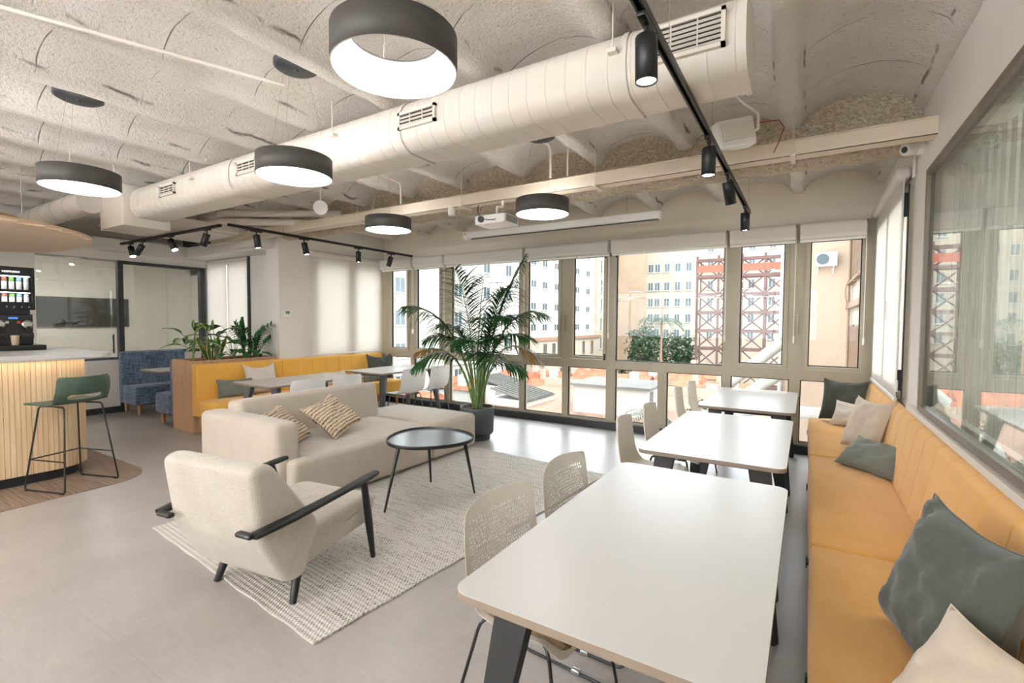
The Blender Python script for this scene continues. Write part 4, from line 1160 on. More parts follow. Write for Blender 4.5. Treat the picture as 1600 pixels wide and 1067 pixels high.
MB().box(-1.30, -1.27, -0.053, -0.05, 0.0, 0.03).build('label_patch', P('yellow_label', 'd8b838', 0.6), t)
MB().box(-1.22, 1.25, 0.0, 0.012, -0.052, -0.04).build('screen_slot', M['lamp_grey'], t)
for x in (-1.15, 0.9): MB().tube([(x, 0, 0.045), (x, 0, 0.42)], 0.003, 5).build('hanger', M['wire'], t)
t = thing('security_camera', 'white dome security camera on the right wall under the tray', 'camera', (WX - 0.005, 4.42, 2.76))
MB().cyl((0, 0, 0), (-0.05, -0.01, 0.0), 0.055, 0.052, 20).build('mount', M['white'], t)
b = MB(); b.tube([(-0.04, 0, 0), (-0.06, -0.02, -0.005), (-0.105, -0.055, -0.02)], [0.03, 0.05, 0.042], 20); b.build('camera_head', M['white'], t)
b = MB(); b.tube([(-0.105, -0.055, -0.02), (-0.112, -0.06, -0.022)], 0.02, 20); b.build('lens', M['darkgrey'], t)
t = thing('loudspeaker', 'white wedge shaped loudspeaker beside the duct end', 'loudspeaker', (-0.47, 3.62, 2.80))
Mx = Matrix.Rotation(math.radians(35), 4, 'Z') @ Matrix.Rotation(math.radians(-12), 4, 'Y')
MB().rbox(-0.13, 0.13, -0.06, 0.05, -0.10, 0.09, 0.02, 3, 0, Mx).build('cabinet', M['white'], t)
MB().box(-0.11, 0.11, -0.074, -0.069, -0.055, 0.055, 0, Mx).build('speaker_grille', M['cream_metal'], t)
MB().tube([(0.12, 0.02, 0.0), (0.15, 0.04, 0.02), (0.15, 0.04, 0.12), (0.05, 0.03, 0.22), (0.0, 0.02, 0.28)], 0.01, 8).build('bracket', M['white'], t)
tag(MB().tube([(-0.33, 3.68, 2.87), (-0.2, 3.72, 2.875), (-0.17, 3.75, 2.83), (-0.2, 3.8, 2.76), (-0.24, 3.96, 2.74)], 0.0035, 6).build('cable', M['red']), 'thin red cable from the loudspeaker to the tray', 'cable')
t = thing('loudspeaker', 'small round white loudspeaker under the duct, left of centre', 'loudspeaker', (-4.55, 3.40, 2.74))
b = MB(); b.tube([(-0.05, 0.04, 0.0), (0.0, 0, 0), (0.05, -0.04, -0.01)], [0.045, 0.07, 0.075], 20); b.build('cabinet', M['white'], t)
MB().tube([(-0.03, 0.02, 0.05), (-0.03, 0.02, 0.49)], 0.008, 6).build('bracket', M['white'], t)

# ---- wooden canopy over the bar
t = thing('wood_canopy', 'oval light wood ceiling canopy hanging over the bar', 'canopy', (0, 0, 0))
def canopy_poly(x0, x1, y0, y1, r): return rrect(x0, x1, y0, y1, r, 18)
b = MB(); b.prism(canopy_poly(-9.0, -5.75, -2.0, 2.16, 1.35), 2.35, 2.385, 'z'); b.build('lower_panel', M['canopy_wood'], t)
b = MB()
for i in range(31):
    x = -8.9 + i * 0.105
    # strips follow the outline
    dx = max(0, abs(x + 7.375) - 0.275); y1 = 2.16 - 1.35 + math.sqrt(max(0, 1.35 ** 2 - min(dx, 1.35) ** 2)) - 0.03
    b.box(x, x + 0.098, -1.0, y1, 2.338, 2.352)
b.build('slat_layer', M['canopy_wood'], t)
b = MB(); b.prism(canopy_poly(-9.2, -6.25, -2.1, 1.75, 1.2), 2.44, 2.53, 'z'); b.build('upper_panel', M['canopy_edge'], t)
b = MB()
for x, y in ((-6.5, 1.0), (-6.7, 1.55), (-8.0, 1.2), (-7.0, -0.5), (-8.6, -0.5)): b.tube([(x, y, 2.385), (x, y, 3.1)], 0.004, 5)
b.build('hanger', M['wire'], t)

# ================================================================== FURNITURE
# ---- dining tables by the right bench
def make_table(L_, W_, legm, edge, name='dining_table', r=0.055):
    """length along y, width along x"""
    t = thing(name, 'x', 'table')
    hx, hy = W_ / 2, L_ / 2
    b = MB(); pol = rrect(-hx, hx, -hy, hy, r, 8)
    b.prism(pol, 0.716, 0.74, 'z')
    o = b.build('tabletop', [M['tabletop']], t)
    b = MB(); n = len(pol)
    pe = [(x * 1.0005, y * 1.0003) for x, y in pol]
    vs = [(x, y, 0.7155) for x, y in pe] + [(x, y, 0.7385) for x, y in pe]
    b.add(vs, [(i, (i + 1) % n, n + (i + 1) % n, n + i) for i in range(n)], 0, True)
    b.build('edge_band', edge, t)
    b = MB()
    for y in (-hy + 0.17, hy - 0.17): b.box(-hx + 0.12, hx - 0.12, y - 0.02, y + 0.02, 0.672, 0.714)
    b.box(-0.02, 0.02, -hy + 0.17, hy - 0.17, 0.672, 0.714)
    b.build('under_frame', legm, t)
    for sx in (-1, 1):
        for s_ in (-1, 1):
            b = MB()
            # tapering blade: wide at the top, narrow at the foot, splayed outwards
            xt0, xt1 = sx * (hx - 0.20), sx * (hx - 0.08)
            yt = s_ * (hy - 0.165); yb = s_ * (hy - 0.045)
            xb0, xb1 = sx * (hx - 0.075), sx * (hx - 0.02)
            th = 0.026
            vs = [(xt0, yt - th, 0.714), (xt1, yt - th, 0.714), (xt1, yt + th, 0.714), (xt0, yt + th, 0.714),
                  (xb0, yb - th * 0.7, 0.012), (xb1, yb - th * 0.7, 0.012), (xb1, yb + th * 0.7, 0.012), (xb0, yb + th * 0.7, 0.012)]
            b.add(vs, [(0, 1, 2, 3), (7, 6, 5, 4), (0, 4, 5, 1), (1, 5, 6, 2), (2, 6, 7, 3), (3, 7, 4, 0)])
            lg = b.build('leg', legm, t)
            MB().cyl(((xb0 + xb1) / 2, yb, 0), ((xb0 + xb1) / 2, yb, 0.014), 0.022).build('foot', M['black'], lg)
    return t
t1 = make_table(1.52, 0.80, M['table_leg'], M['table_edge']); t1.location = (-0.457, 1.82, 0)
t1['label'] = 'large white table nearest the viewer beside the mustard bench'; t1['group'] = 'white tables along the mustard bench'
t2 = dup(t1, (-0.475, 3.65, 0), 0, 'middle white table along the mustard bench'); t3 = dup(t1, (-0.47, 5.53, 0), 0, 'farthest white table along the mustard bench, by the windows')
ta = make_table(1.40, 0.82, M['table_leg_grey'], M['table_edge'], r=0.04); ta.location = (-5.70, 3.95, 0)
ta['label'] = 'white table before the yellow bench, nearer the planter'; ta['group'] = 'white tables along the yellow bench'
tb = dup(ta, (-5.72, 5.68, 0), 0, 'white table before the yellow bench at the window corner')

# ---- shell chairs
def chair_shell(u, v):
    """u across 0..1, v from back top 0 to seat front 1; chair faces +x"""
    prof = [(-0.235, 0.815), (-0.222, 0.70), (-0.205, 0.60), (-0.18, 0.52), (-0.135, 0.452), (-0.06, 0.422), (0.05, 0.42), (0.14, 0.428), (0.215, 0.426), (0.238, 0.405)]
    f = v * (len(prof) - 1); i = min(int(f), len(prof) - 2); fr = f - i
    p = [prof[max(0, min(len(prof) - 1, i + k))] for k in (-1, 0, 1, 2)]
    def cr(a): return 0.5 * ((2 * p[1][a]) + (-p[0][a] + p[2][a]) * fr + (2 * p[0][a] - 5 * p[1][a] + 4 * p[2][a] - p[3][a]) * fr ** 2 + (-p[0][a] + 3 * p[1][a] - 3 * p[2][a] + p[3][a]) * fr ** 3)
    x, z = cr(0), cr(1)
    s = 2 * u - 1
    hw = 0.232 + 0.016 * math.sin(min(1, v / 0.5) * PI / 2)
    if v < 0.06: hw *= 1 - 0.10 * ((0.06 - v) / 0.06) ** 2
    if v > 0.9: hw *= 1 - 0.18 * ((v - 0.9) / 0.1) ** 2
    back = max(0, 1 - v / 0.5)
    x += 0.045 * back ** 0.5 * s * s                 # wraps forward at the sides
    if v < 0.06: z -= 0.012 * s * s
    z += 0.020 * (1 - back) * abs(s) ** 3 * (1 if v < 0.85 else 0.3)
    return (x, s * hw, z)
def make_chair(kind):
    t = thing('shell_chair', 'x', 'chair')
    mat = {'perf': M['perf'], 'beige': M['chair_beige'], 'white': M['chair_white']}[kind]
    MB().sheet(chair_shell, 22, 40, 0.0015 if kind == 'perf' else 0.008).build('shell', mat, t)
    if kind == 'perf':
        def pad(u, v):
            x, y, z = chair_shell(0.5 + (u - 0.5) * 0.86, 0.47 + 0.49 * v)
            return (x, y, z + 0.024 - 0.006 * (2 * u - 1) ** 4)
        MB().sheet(pad, 14, 14, 0.028).build('seat_pad', M['pad'], t)
    lm = M['black'] if kind != 'white' else M['table_leg_grey']
    if kind == 'perf':   # sled base
        for s in (-1, 1):
            pth = fillet([(-0.02, s * 0.10, 0.41), (0.16, s * 0.20, 0.408), (0.235, s * 0.235, 0.008), (-0.24, s * 0.235, 0.008), (-0.13, s * 0.20, 0.408), (0.0, s * 0.10, 0.41)], 0.05)
            lg = MB().tube(pth, 0.0065, 10).build('leg', lm, t)
            MB().rbox(0.02, 0.06, s * 0.235 - 0.012, s * 0.235 + 0.012, 0.0, 0.022, 0.004).build('link_clip', M['chrome'], lg)
    else:
        b = MB(); b.tube([(0.13, -0.16, 0.41), (0.13, 0.16, 0.41), (-0.12, 0.16, 0.41), (-0.12, -0.16, 0.41)], 0.008, 8, closed=True); b.build('seat_frame', lm, t)
        for sx in (-1, 1):
            for s in (-1, 1):
                x0 = 0.13 if sx > 0 else -0.12
                MB().tube(fillet([(x0 - sx * 0.05, s * 0.16, 0.41), (x0 + sx * 0.01, s * 0.17, 0.42), (x0 + sx * 0.09, s * 0.225, 0.0)], 0.03), 0.008, 8).build('leg', lm, t)
    return t
cperf = make_chair('perf'); cbeige = make_chair('beige'); cwhite = make_chair('white')
def first(c, loc, rz, lab, grp): c.location = loc; c.rotation_euler = (0, 0, rz); c['label'] = lab; c['group'] = grp
G = 'chairs at the right hand tables'
first(cperf, (-0.865, 1.625, 0), -0.07, 'beige perforated chair nearest the viewer, tucked under the large table', G)
dup(cperf, (-0.855, 2.225, 0), -0.04, 'beige perforated chair, the farther one at the nearest table', G)
first(cbeige, (-0.945, 3.46, 0), 0.10, 'plain beige chair at the middle table, nearer one', G)
dup(cbeige, (-0.945, 4.12, 0), 0.05, 'plain beige chair at the middle table, farther one', G)
dup(cbeige, (-0.98, 5.38, 0), 0.08, 'plain beige chair at the farthest table, nearer one', G)
dup(cbeige, (-0.97, 6.0, 0), 0.02, 'plain beige chair at the farthest table, next to the windows', G)
G = 'white chairs behind the sofa'
first(cwhite, (-5.30, 3.63, 0), PI - 0.02, 'white chair seen over the sofa back, left one at the first table', G)
dup(cwhite, (-5.30, 4.20, 0), PI + 0.03, 'white chair seen over the sofa back, right one at the first table', G)
dup(cwhite, (-5.20, 5.36, 0), PI - 0.06, 'white chair at the corner table, fully visible beside the sofa back', G)
dup(cwhite, (-5.20, 5.95, 0), PI + 0.02, 'white chair at the corner table, partly behind the palm', G)

# ---- mustard bench on the right wall
bn = thing('bench', 'long mustard upholstered bench with channelled back along the right wall', 'bench', (0, 0, 0))
SEG = [(0.35, 1.05), (1.05, 2.70), (2.70, 4.56), (4.56, 6.42)]
for y0, y1 in SEG:
    MB().rbox(0.035, 0.52, y0 + 0.003, y1 - 0.003, 0.33, 0.455, 0.028, 4, puff=0.006).build('seat', M['mustard'], bn)
def channel_back(y0, y1, xf0, xf1, xb, z0, z1, pitch, depth, face=-1, rr=0.05):
    """upright cushion with vertical channels; face=-1 looks to -x"""
    b = MB()
    prof = [(xf0, z0)]
    for i in range(1, 7): prof.append((xf0 + (xf1 - xf0) * i / 6, z0 + (z1 - rr - z0) * i / 6))
    for i in range(1, 7):
        a = PI / 2 * i / 6
        prof.append((xf1 - face * (rr - rr * math.cos(a)), z1 - rr + rr * math.sin(a)))
    prof += [((prof[-1][0] + xb) / 2, z1), (xb, z1 - 0.004), (xb, z0)]
    n = max(1, round((y1 - y0) / pitch)); m = 14
    ys = []
    pw = (y1 - y0) / n; fr_ = [0.0, 0.004 / pw, 0.010 / pw] + [0.08 + 0.84 * j / 9 for j in range(10)] + [1 - 0.010 / pw, 1 - 0.004 / pw]
    for k in range(n):
        for f_ in fr_: ys.append((y0 + (y1 - y0) * (k + f_) / n, f_))
    ys.append((y1, 0.0))
    vs = []
    for (y, f) in ys:
        e = min(f, 1 - f) * (y1 - y0) / n
        d = depth * max(0.0, 1 - e / 0.010) ** 2 + depth * 0.25 * (1 - math.sin(PI * f) ** 0.5)
        for k, (x, z) in enumerate(prof):
            if k >= len(prof) - 1: dx, dz = 0, 0
            elif k <= 6: dx, dz = -face * d, 0
            elif k <= 12:
                a = PI / 2 * (k - 6) / 6; dx, dz = -face * d * math.cos(a), -d * math.sin(a)
            else: dx, dz = 0, -d
            vs.append((x + dx, y, z + dz))
    W = len(prof)
    fs = [(i * W + j, i * W + j + 1, (i + 1) * W + j + 1, (i + 1) * W + j) for i in range(len(ys) - 1) for j in range(W - 1)]
    b.add(vs, fs, 0, True)
    b.add([vs[j] for j in range(W)], [tuple(range(W))]); b.add(vs[-W:], [tuple(reversed(range(W)))])
    return b
for y0, y1 in SEG:
    channel_back(y0 + 0.002, y1 - 0.002, 0.50, 0.575, WX - 0.045, 0.40, 0.898, 0.268, 0.006, -1, 0.065).build('backrest', M['mustard'], bn)
MB().box(0.10, WX - 0.04, 0.35, 6.42, 0.0, 0.33).build('plinth', M['darkgrey'], bn)
for y in (1.75, 2.66, 3.9, 5.9):
    b = MB(); b.box(0.026, 0.036, y - 0.025, y + 0.025, 0.37, 0.385); b.box(0.022, 0.028, y - 0.012, y + 0.012, 0.35, 0.40); b.build('bracket', M['black'], bn)

# ---- cushions
def cushion(A, U, V, w_, h_, th, mat, lab, grp, pinch=0.10, seed=0, name='cushion', sag=0.02, wr_=1.0):
    """A: lower corner, U: along the bottom edge, V: up the side"""
    A, U, V = Vector(A), Vector(U).normalized(), Vector(V)
    V = (V - U * V.dot(U)).normalized()
    Nn = U.cross(V)
    ctr = A + U * w_ / 2 + V * h_ / 2
    b = MB(); n = 22
    def f(side):
        def g(u, v):
            s, t = 2 * u - 1, 2 * v - 1
            es = 1 - pinch * (1 - t * t) * abs(s) ** 3 * 0.9; et = 1 - pinch * (1 - s * s) * abs(t) ** 3 * 0.9
            a = s * w_ / 2 * es; c = t * h_ / 2 * et
            e = (max(0, 1 - s * s) * max(0, 1 - t * t)) ** 0.36
            wr = mnoise.noise(Vector((s * 1.7 + seed, t * 1.7, side * 3 + seed))) * 0.020 + mnoise.noise(Vector((s * 3.5 + seed, t * 2.6, side * 5))) * 0.012 + abs(mnoise.noise(Vector((s * 2.2 + t * 3 + seed, t * 1.2 - s, side * 7)))) * 0.018
            wr *= wr_
            wr -= 0.022 * (wr_ - 1) * max(0, 1 - abs(mnoise.noise(Vector((s * 1.3 + t * 0.9 + seed, t * 0.8 - s * 0.4, 2.0)))) * 9)
            edge = min(1, 6 * (1 - max(abs(s), abs(t))))
            crease = mnoise.noise(Vector((math.atan2(t, s) * 2.6 + seed, 0.3, side))) * 0.012 * max(abs(s), abs(t)) ** 2
            d = side * (th / 2 * e * (1.0 + 0.12 * (-t)) + (wr + crease) * edge)
            c -= sag * (1 - s * s) * max(0, t) ** 2
            return U * a + V * c + Nn * d
        return g
    for side in (1, -1):
        g = f(side)
        gv = [[g(i / n, j / n) for j in range(n + 1)] for i in range(n + 1)]
        vs = [p for r in gv for p in r]; W = n + 1
        fs = [(i * W + j, (i + 1) * W + j, (i + 1) * W + j + 1, i * W + j + 1) for i in range(n) for j in range(n)]
        uv = [[(i / n, j / n), ((i + 1) / n, j / n), ((i + 1) / n, (j + 1) / n), (i / n, (j + 1) / n)] for i in range(n) for j in range(n)]
        if side < 0: fs = [tuple(reversed(q_)) for q_ in fs]; uv = [list(reversed(q_)) for q_ in uv]
        b.add(vs, fs, 0, True, uv)
    o = b.build(name, mat, None, ctr)
    # seam piping
    pts = []
    for k in range(n): pts.append(f(0)(k / n, 0))
    for k in range(n): pts.append(f(0)(1, k / n))
    for k in range(n): pts.append(f(0)(1 - k / n, 1))
    for k in range(n): pts.append(f(0)(0, 1 - k / n))
    MB().tube(pts, 0.0028, 5, closed=True).build('seam', mat, o)
    return tag(o, lab, 'cushion', grp)
G = 'cushions on the mustard bench'
cushion((0.13, 6.28, 0.47), (0.75, -0.25, 0.0), (0.06, 0.12, 0.42), 0.42, 0.46, 0.12, M['cush_dark'], 'large dark grey green cushion in the far corner of the mustard bench', G, seed=1)
cushion((0.22, 6.02, 0.47), (0.85, -0.35, 0.0), (0.1, 0.16, 0.25), 0.40, 0.29, 0.10, M['cush_white'], 'small off white cushion leaning on the dark one in the far corner', G, seed=2)
cushion((0.27, 5.02, 0.47), (0.36, -0.62, 0.0), (0.10, 0.10, 0.42), 0.42, 0.45, 0.13, M['cush_beige'], 'large sand coloured cushion leaning against the mustard backrest', G, seed=3)
cushion((0.20, 4.36, 0.47), (0.40, -0.42, 0.0), (0.17, 0.16, 0.20), 0.46, 0.29, 0.12, M['cush_grey'], 'grey green lumbar cushion in front of the sand coloured one', G, seed=4)
cushion((0.265, 2.14, 0.475), (0.13, -0.46, -0.01), (0.13, 0.0, 0.44), 0.48, 0.47, 0.17, M['cush_dark'], 'large dark grey cushion nearest the viewer on the mustard bench', G, seed=6, pinch=0.07, wr_=1.3)
cushion((0.16, 1.55, 0.475), (0.26, -0.36, 0.0), (0.20, 0.13, 0.30), 0.42, 0.37, 0.13, M['cush_beige'], 'sand coloured cushion cut by the lower right corner of the picture', G, seed=8)

# ---- yellow bench on the left
yb = thing('bench', 'yellow upholstered bench running from the planter to the window corner', 'bench', (0, 0, 0))
YS = [(3.17, 4.38), (4.38, 5.42), (5.42, 6.40)]
for y0, y1 in YS:
    MB().rbox(-6.80, -6.28, y0 + 0.003, y1 - 0.003, 0.24, 0.46, 0.035, 4, puff=0.008).build('seat', M['yellow'], yb)
    channel_back(y0 + 0.002, y1 - 0.002, -6.77, -6.80, -6.925 if y0 < 4 else -6.895, 0.24, 0.925, 0.235, 0.006, face=1, rr=0.04).build('backrest', M['yellow'], yb)
for y in (3.24, 4.35, 5.4, 6.33):
    for x in (-6.36, -6.84):
        b = MB(); b.tube([(x, y, 0.0), (x, y, 0.245)], [0.022, 0.034], 4); b.build('leg', M['oak_leg'], yb)
G = 'cushions on the yellow bench'
cushion((-6.68, 3.37, 0.47), (0.12, 0.46, 0.0), (-0.12, 0.03, 0.24), 0.47, 0.27, 0.10, M['cush_grey'], 'grey green lumbar cushion at the planter end of the yellow bench', G, seed=11)
cushion((-6.66, 3.76, 0.47), (0.02, 0.50, 0.0), (-0.13, 0.0, 0.42), 0.46, 0.44, 0.13, M['cush_white'], 'off white square cushion on the yellow bench behind the first table', G, seed=12, sag=0.05)
cushion((-6.66, 5.05, 0.47), (0.02, 0.50, 0.0), (-0.13, 0.0, 0.20), 0.45, 0.24, 0.10, M['cush_white'], 'off white lumbar cushion on the yellow bench under the corner table edge', G, seed=13)
cushion((-6.62, 5.90, 0.47), (0.22, 0.45, 0.0), (-0.15, 0.05, 0.44), 0.46, 0.48, 0.13, M['cush_dark'], 'dark grey cushion in the window corner of the yellow bench', G, seed=14, sag=0.05)
cushion((-6.42, 5.62, 0.47), (0.05, 0.5, 0.0), (-0.13, 0.0, 0.17), 0.42, 0.22, 0.10, M['cush_grey'], 'grey lumbar cushion lying low in front of the dark corner cushion', G, seed=15)

# ---- planter box with plants
pl = thing('planter_box', 'tall oak planter box dividing the booths from the yellow bench', 'planter', (-7.225, 3.79, 0))
PX0, PX1, PY0, PY1, PH = -0.285, 0.285, -0.60, 0.58, 0.965
b = MB(); w_ = 0.02
b.box(PX0, PX1, PY0, PY0 + w_, 0, PH); b.box(PX0, PX1, PY1 - w_, PY1, 0, PH); b.box(PX0, PX0 + w_, PY0 + w_, PY1 - w_, 0, PH); b.box(PX1 - w_, PX1, PY0 + w_, PY1 - w_, 0, PH)
b.build('casing', M['planter_wood'], pl)
def soil_f(u, v):
    x = PX0 + w_ + (PX1 - PX0 - 2 * w_) * u; y = PY0 + w_ + (PY1 - PY0 - 2 * w_) * v
    return (x, y, PH - 0.03 + mnoise.noise(Vector((x * 18, y * 18, 1))) * 0.02)
MB().sheet(soil_f, 26, 50).build('bark_mulch', M['soil'], pl)
rnd = random.Random(5)
def leaf(b, base, d, length, width, bend=0.5, roll=0.0, shape='oval', n=8, mi=0, fold=0.25):
    """one leaf blade from base along d, drooping"""
    base = Vector(base); d = Vector(d).normalized()
    side = d.cross(Vector((0, 0, 1)))
    if side.length < 0.1: side = Vector((math.cos(roll * 7), math.sin(roll * 7), 0))
    side.normalize()
    nrm = side.cross(d).normalized()
    if roll:
        R = Matrix.Rotation(roll, 3, d); side = R @ side; nrm = R @ nrm
    vs, fs, uvs = [], [], []
    p = base.copy(); dd = d.copy()
    for i in range(n + 1):
        t = i / n
        if shape == 'oval': wv = width / 2 * math.sin(PI * min(1, t ** 0.8 * 0.97 + 0.03)) ** 0.8
        elif shape == 'blade': wv = width / 2 * min(1, 0.55 + t * 1.2) * min(1, (1 - t) * 3.2 + 0.02)
        elif shape == 'heart': wv = width / 2 * (math.sin(PI * min(1, t ** 0.55)) ** 0.6 if 0 < t < 1 else 0.02)
        else: wv = width / 2 * min(1, 0.3 + 3 * t) * (1 - t) ** 0.6
        wv = max(wv, 0.0008)
        vs += [p - side * wv + nrm * wv * fold, p.copy(), p + side * wv + nrm * wv * fold]
        dd = (dd + Vector((0, 0, -bend / n))).normalized()
        p = p + dd * length / n
    for i in range(n):
        a = i * 3
        fs += [(a, a + 1, a + 4, a + 3), (a + 1, a + 2, a + 5, a + 4)]
        t0, t1 = i / n, (i + 1) / n
        uvs += [[(0, t0), (.5, t0), (.5, t1), (0, t1)], [(.5, t0), (1, t0), (1, t1), (.5, t1)]]
    b.add(vs, fs, mi, True, uvs)
    return p
SZ = PH - 0.04
def plant_root(name, lab, x, y):
    return thing(name, lab, 'plant', (x, y, SZ))
# dumb cane
def dieff(x, y, lab, sc=1.0, seed=1):
    r = random.Random(seed); t = plant_root('dumb_cane', lab, x, y)
    s = MB(); l = MB()
    tips = [((-0.02, 0.0, 0.0), 0.0)]
    H = 0.24 * sc
    s.tube([(0, 0, 0), (0.01, 0.0, H * 0.6), (0.02, 0.02, H)], [0.014, 0.012, 0.009], 8)
    for k in range(9):
        a = k * 2.4 + seed; z = H * (0.35 + 0.65 * k / 9); out = 0.10 * sc + 0.05 * r.random()
        e = Vector((math.cos(a) * out, math.sin(a) * out, z + 0.09 * sc + 0.03 * k / 3))
        s.tube(bez((0.01, 0, z), (math.cos(a) * out * 0.3, math.sin(a) * out * 0.3, z + 0.1), e, 5), 0.0045, 6)
        leaf(l, e, (math.cos(a), math.sin(a), 0.35 if k < 6 else 1.0), (0.22 + 0.05 * r.random()) * sc, 0.115 * sc, 1.1, 0.2 * r.random(), 'oval')
    s.tube([(0.02, 0.02, H), (0.02, 0.01, H + 0.15 * sc)], [0.005, 0.004], 6)
    leaf(l, (0.02, 0.01, H + 0.15 * sc), (0.1, -0.1, 1), 0.11 * sc, 0.05 * sc, 0.4, 1.2, 'oval')
    s.build('stem', M['stem'], t); l.build('foliage', M['dief'], t)
dieff(-7.16, 3.30, 'pale variegated dumb cane at the near end of the planter', 1.2, 2)
dieff(-7.30, 3.62, 'broad variegated plant behind the snake plant', 1.2, 5)
def snake(x, y, lab, seed):
    r = random.Random(seed); t = plant_root('snake_plant', lab, x, y); l = MB()
    for k in range(9):
        a = r.random() * 6.28; lean = 0.08 + 0.30 * (k in (2, 5, 7)) + 0.06 * r.random()
        L_ = 0.30 + 0.12 * r.random()
        leaf(l, (0.03 * math.cos(a), 0.05 * math.sin(a) + 0.02, 0), (math.cos(a) * lean, math.sin(a) * lean, 1), L_, 0.06, 0.05, 0.6 * (r.random() - .5) + (PI / 2 if k % 2 else 1.0), 'blade', 8, 0, 0.4)
    l.build('foliage', M['snake'], t)
snake(-7.08, 3.50, 'yellow edged snake plant with upright leaves in the planter', 3)
def zz(x, y, lab, seed, H=0.42, n=6):
    r = random.Random(seed); t = plant_root('zz_plant', lab, x, y); s = MB(); l = MB()
    for k in range(n):
        a = k * 2.1 + seed; lean = 0.10 + 0.25 * r.random()
        h = H * (0.7 + 0.35 * r.random())
        pth = bez((0, 0, 0), (math.cos(a) * lean * 0.2, math.sin(a) * lean * 0.2, h * 0.6), (math.cos(a) * lean, math.sin(a) * lean, h), 12)
        s.tube(pth, [0.009 - 0.006 * i / 12 for i in range(13)], 6)
        for i in range(4, 13):
            d = (pth[i] - pth[i - 1]).normalized(); sd = d.cross(Vector((math.sin(a), -math.cos(a), 0.2))).normalized()
            for q_ in (-1, 1):
                leaf(l, pth[i], sd * q_ + d * 0.9, 0.085, 0.042, 0.2, 0, 'oval', 5)
        leaf(l, pth[-1], (pth[-1] - pth[-2]), 0.07, 0.03, 0.2, 0, 'oval', 5)
    s.build('stem', M['stem'], t); l.build('foliage', M['zz'], t)
zz(-7.20, 4.04, 'tall dark zz plant with feathered stems at the pillar end of the planter', 3, 0.58, 8)
zz(-7.08, 4.12, 'second zz plant leaning towards the pillar', 8, 0.44, 7)
def mons(x, y, lab, seed, H=0.45, n=8, sc=1.0):
    r = random.Random(seed); t = plant_root('broad_leaf_plant', lab, x, y); s = MB(); l = MB()
    for k in range(n):
        a = k * 2.4 + seed; lean = (0.08 + 0.14 * r.random()) * sc; h = H * (0.45 + 0.55 * r.random())
        e = Vector((math.cos(a) * lean, math.sin(a) * lean, h))
        s.tube(bez((0, 0, 0), (e.x * 0.3, e.y * 0.3, h * 0.7), e, 8), 0.003, 6)
        leaf(l, e, (math.cos(a), math.sin(a), 0.1), 0.19 * sc, 0.16 * sc, 0.8, 0.3 * (r.random() - .5), 'heart', 8)
    s.build('stem', M['stem'], t); l.build('foliage', M['mons'], t)
mons(-7.22, 3.88, 'long stemmed broad leaf plant before the niche blinds', 4, 0.55, 9)
mons(-7.05, 3.80, 'low broad leaf plant between snake plant and zz plant', 9, 0.24, 8, 0.8)
mons(-7.05, 4.06, 'low bushy broad leaf plant under the zz plant', 6, 0.16, 8, 0.8)

# ---- booth benches (blue) and booth table
def booth(lab, xb, face, y0, y1, zt):
    """xb: x of the back face; face=+1 looks to +x"""
    t = thing('bench', lab, 'bench', (xb, (y0 + y1) / 2, 0), 0, 'blue booth benches')
    h = (y1 - y0) / 2; s = face
    a, c = sorted((s * 0.005, s * 0.13)); MB().rbox(a, c, -h, h, 0.16, zt, 0.03, 3).build('backrest', M['blue'], t)
    a, c = sorted((s * 0.125, s * 0.60)); MB().rbox(a, c, -h, h, 0.16, 0.45, 0.035, 4, puff=0.006).build('seat', M['blue'], t)
    for x in (0.05, 0.53):
        for y in (-h + 0.08, h - 0.08): MB().tube([(s * x, y, 0), (s * x, y, 0.17)], [0.02, 0.032], 4).build('leg', M['oak_leg'], t)
    return t
booth('blue denim booth bench with its back to the glass partition', PX + 0.055, 1, 3.27, 4.2, 0.99)
booth('blue denim booth bench with its back to the planter', -7.515, -1, 3.21, 4.35, 0.955)
t = thing('booth_table', 'small white booth table on a black pedestal between the blue benches', 'table', (-8.50, 3.80, 0))
MB().prism(rrect(-0.34, 0.34, -0.50, 0.42, 0.03, 5), 0.715, 0.74).build('tabletop', M['tabletop'], t)
b = MB(); n_ = rrect(-0.3405, 0.3405, -0.5005, 0.4205, 0.03, 5); k = len(n_)
b.add([(x, y, 0.714) for x, y in n_] + [(x, y, 0.7385) for x, y in n_], [(i, (i + 1) % k, k + (i + 1) % k, k + i) for i in range(k)], 0, True); b.build('edge_band', M['table_edge'], t)
MB().box(-0.04, 0.04, -0.04, 0.04, 0.012, 0.715).build('pedestal', M['black'], t)
MB().box(-0.2, 0.2, -0.2, 0.2, 0, 0.012).build('base_plate', M['black'], t)

# ---- rug
rug = MB()
def rugf(u, v):
    x = -2.09 * (1 - u); y = 3.12 * v
    return (x + 0.0025 * math.sin(v * 47) + 0.0015 * math.sin(v * 131), y + 0.003 * math.sin(u * 37), 0.006 + 0.0025 * mnoise.noise(Vector((x * 6, y * 6, 0))))
rug.sheet(rugf, 60, 80, 0.010)
o = rug.build('rug', M['rug'], None, (-1.92, 1.375, 0.001), math.radians(-4.8))
tag(o, 'cream and grey flat woven rug under the armchair and coffee table', 'rug')

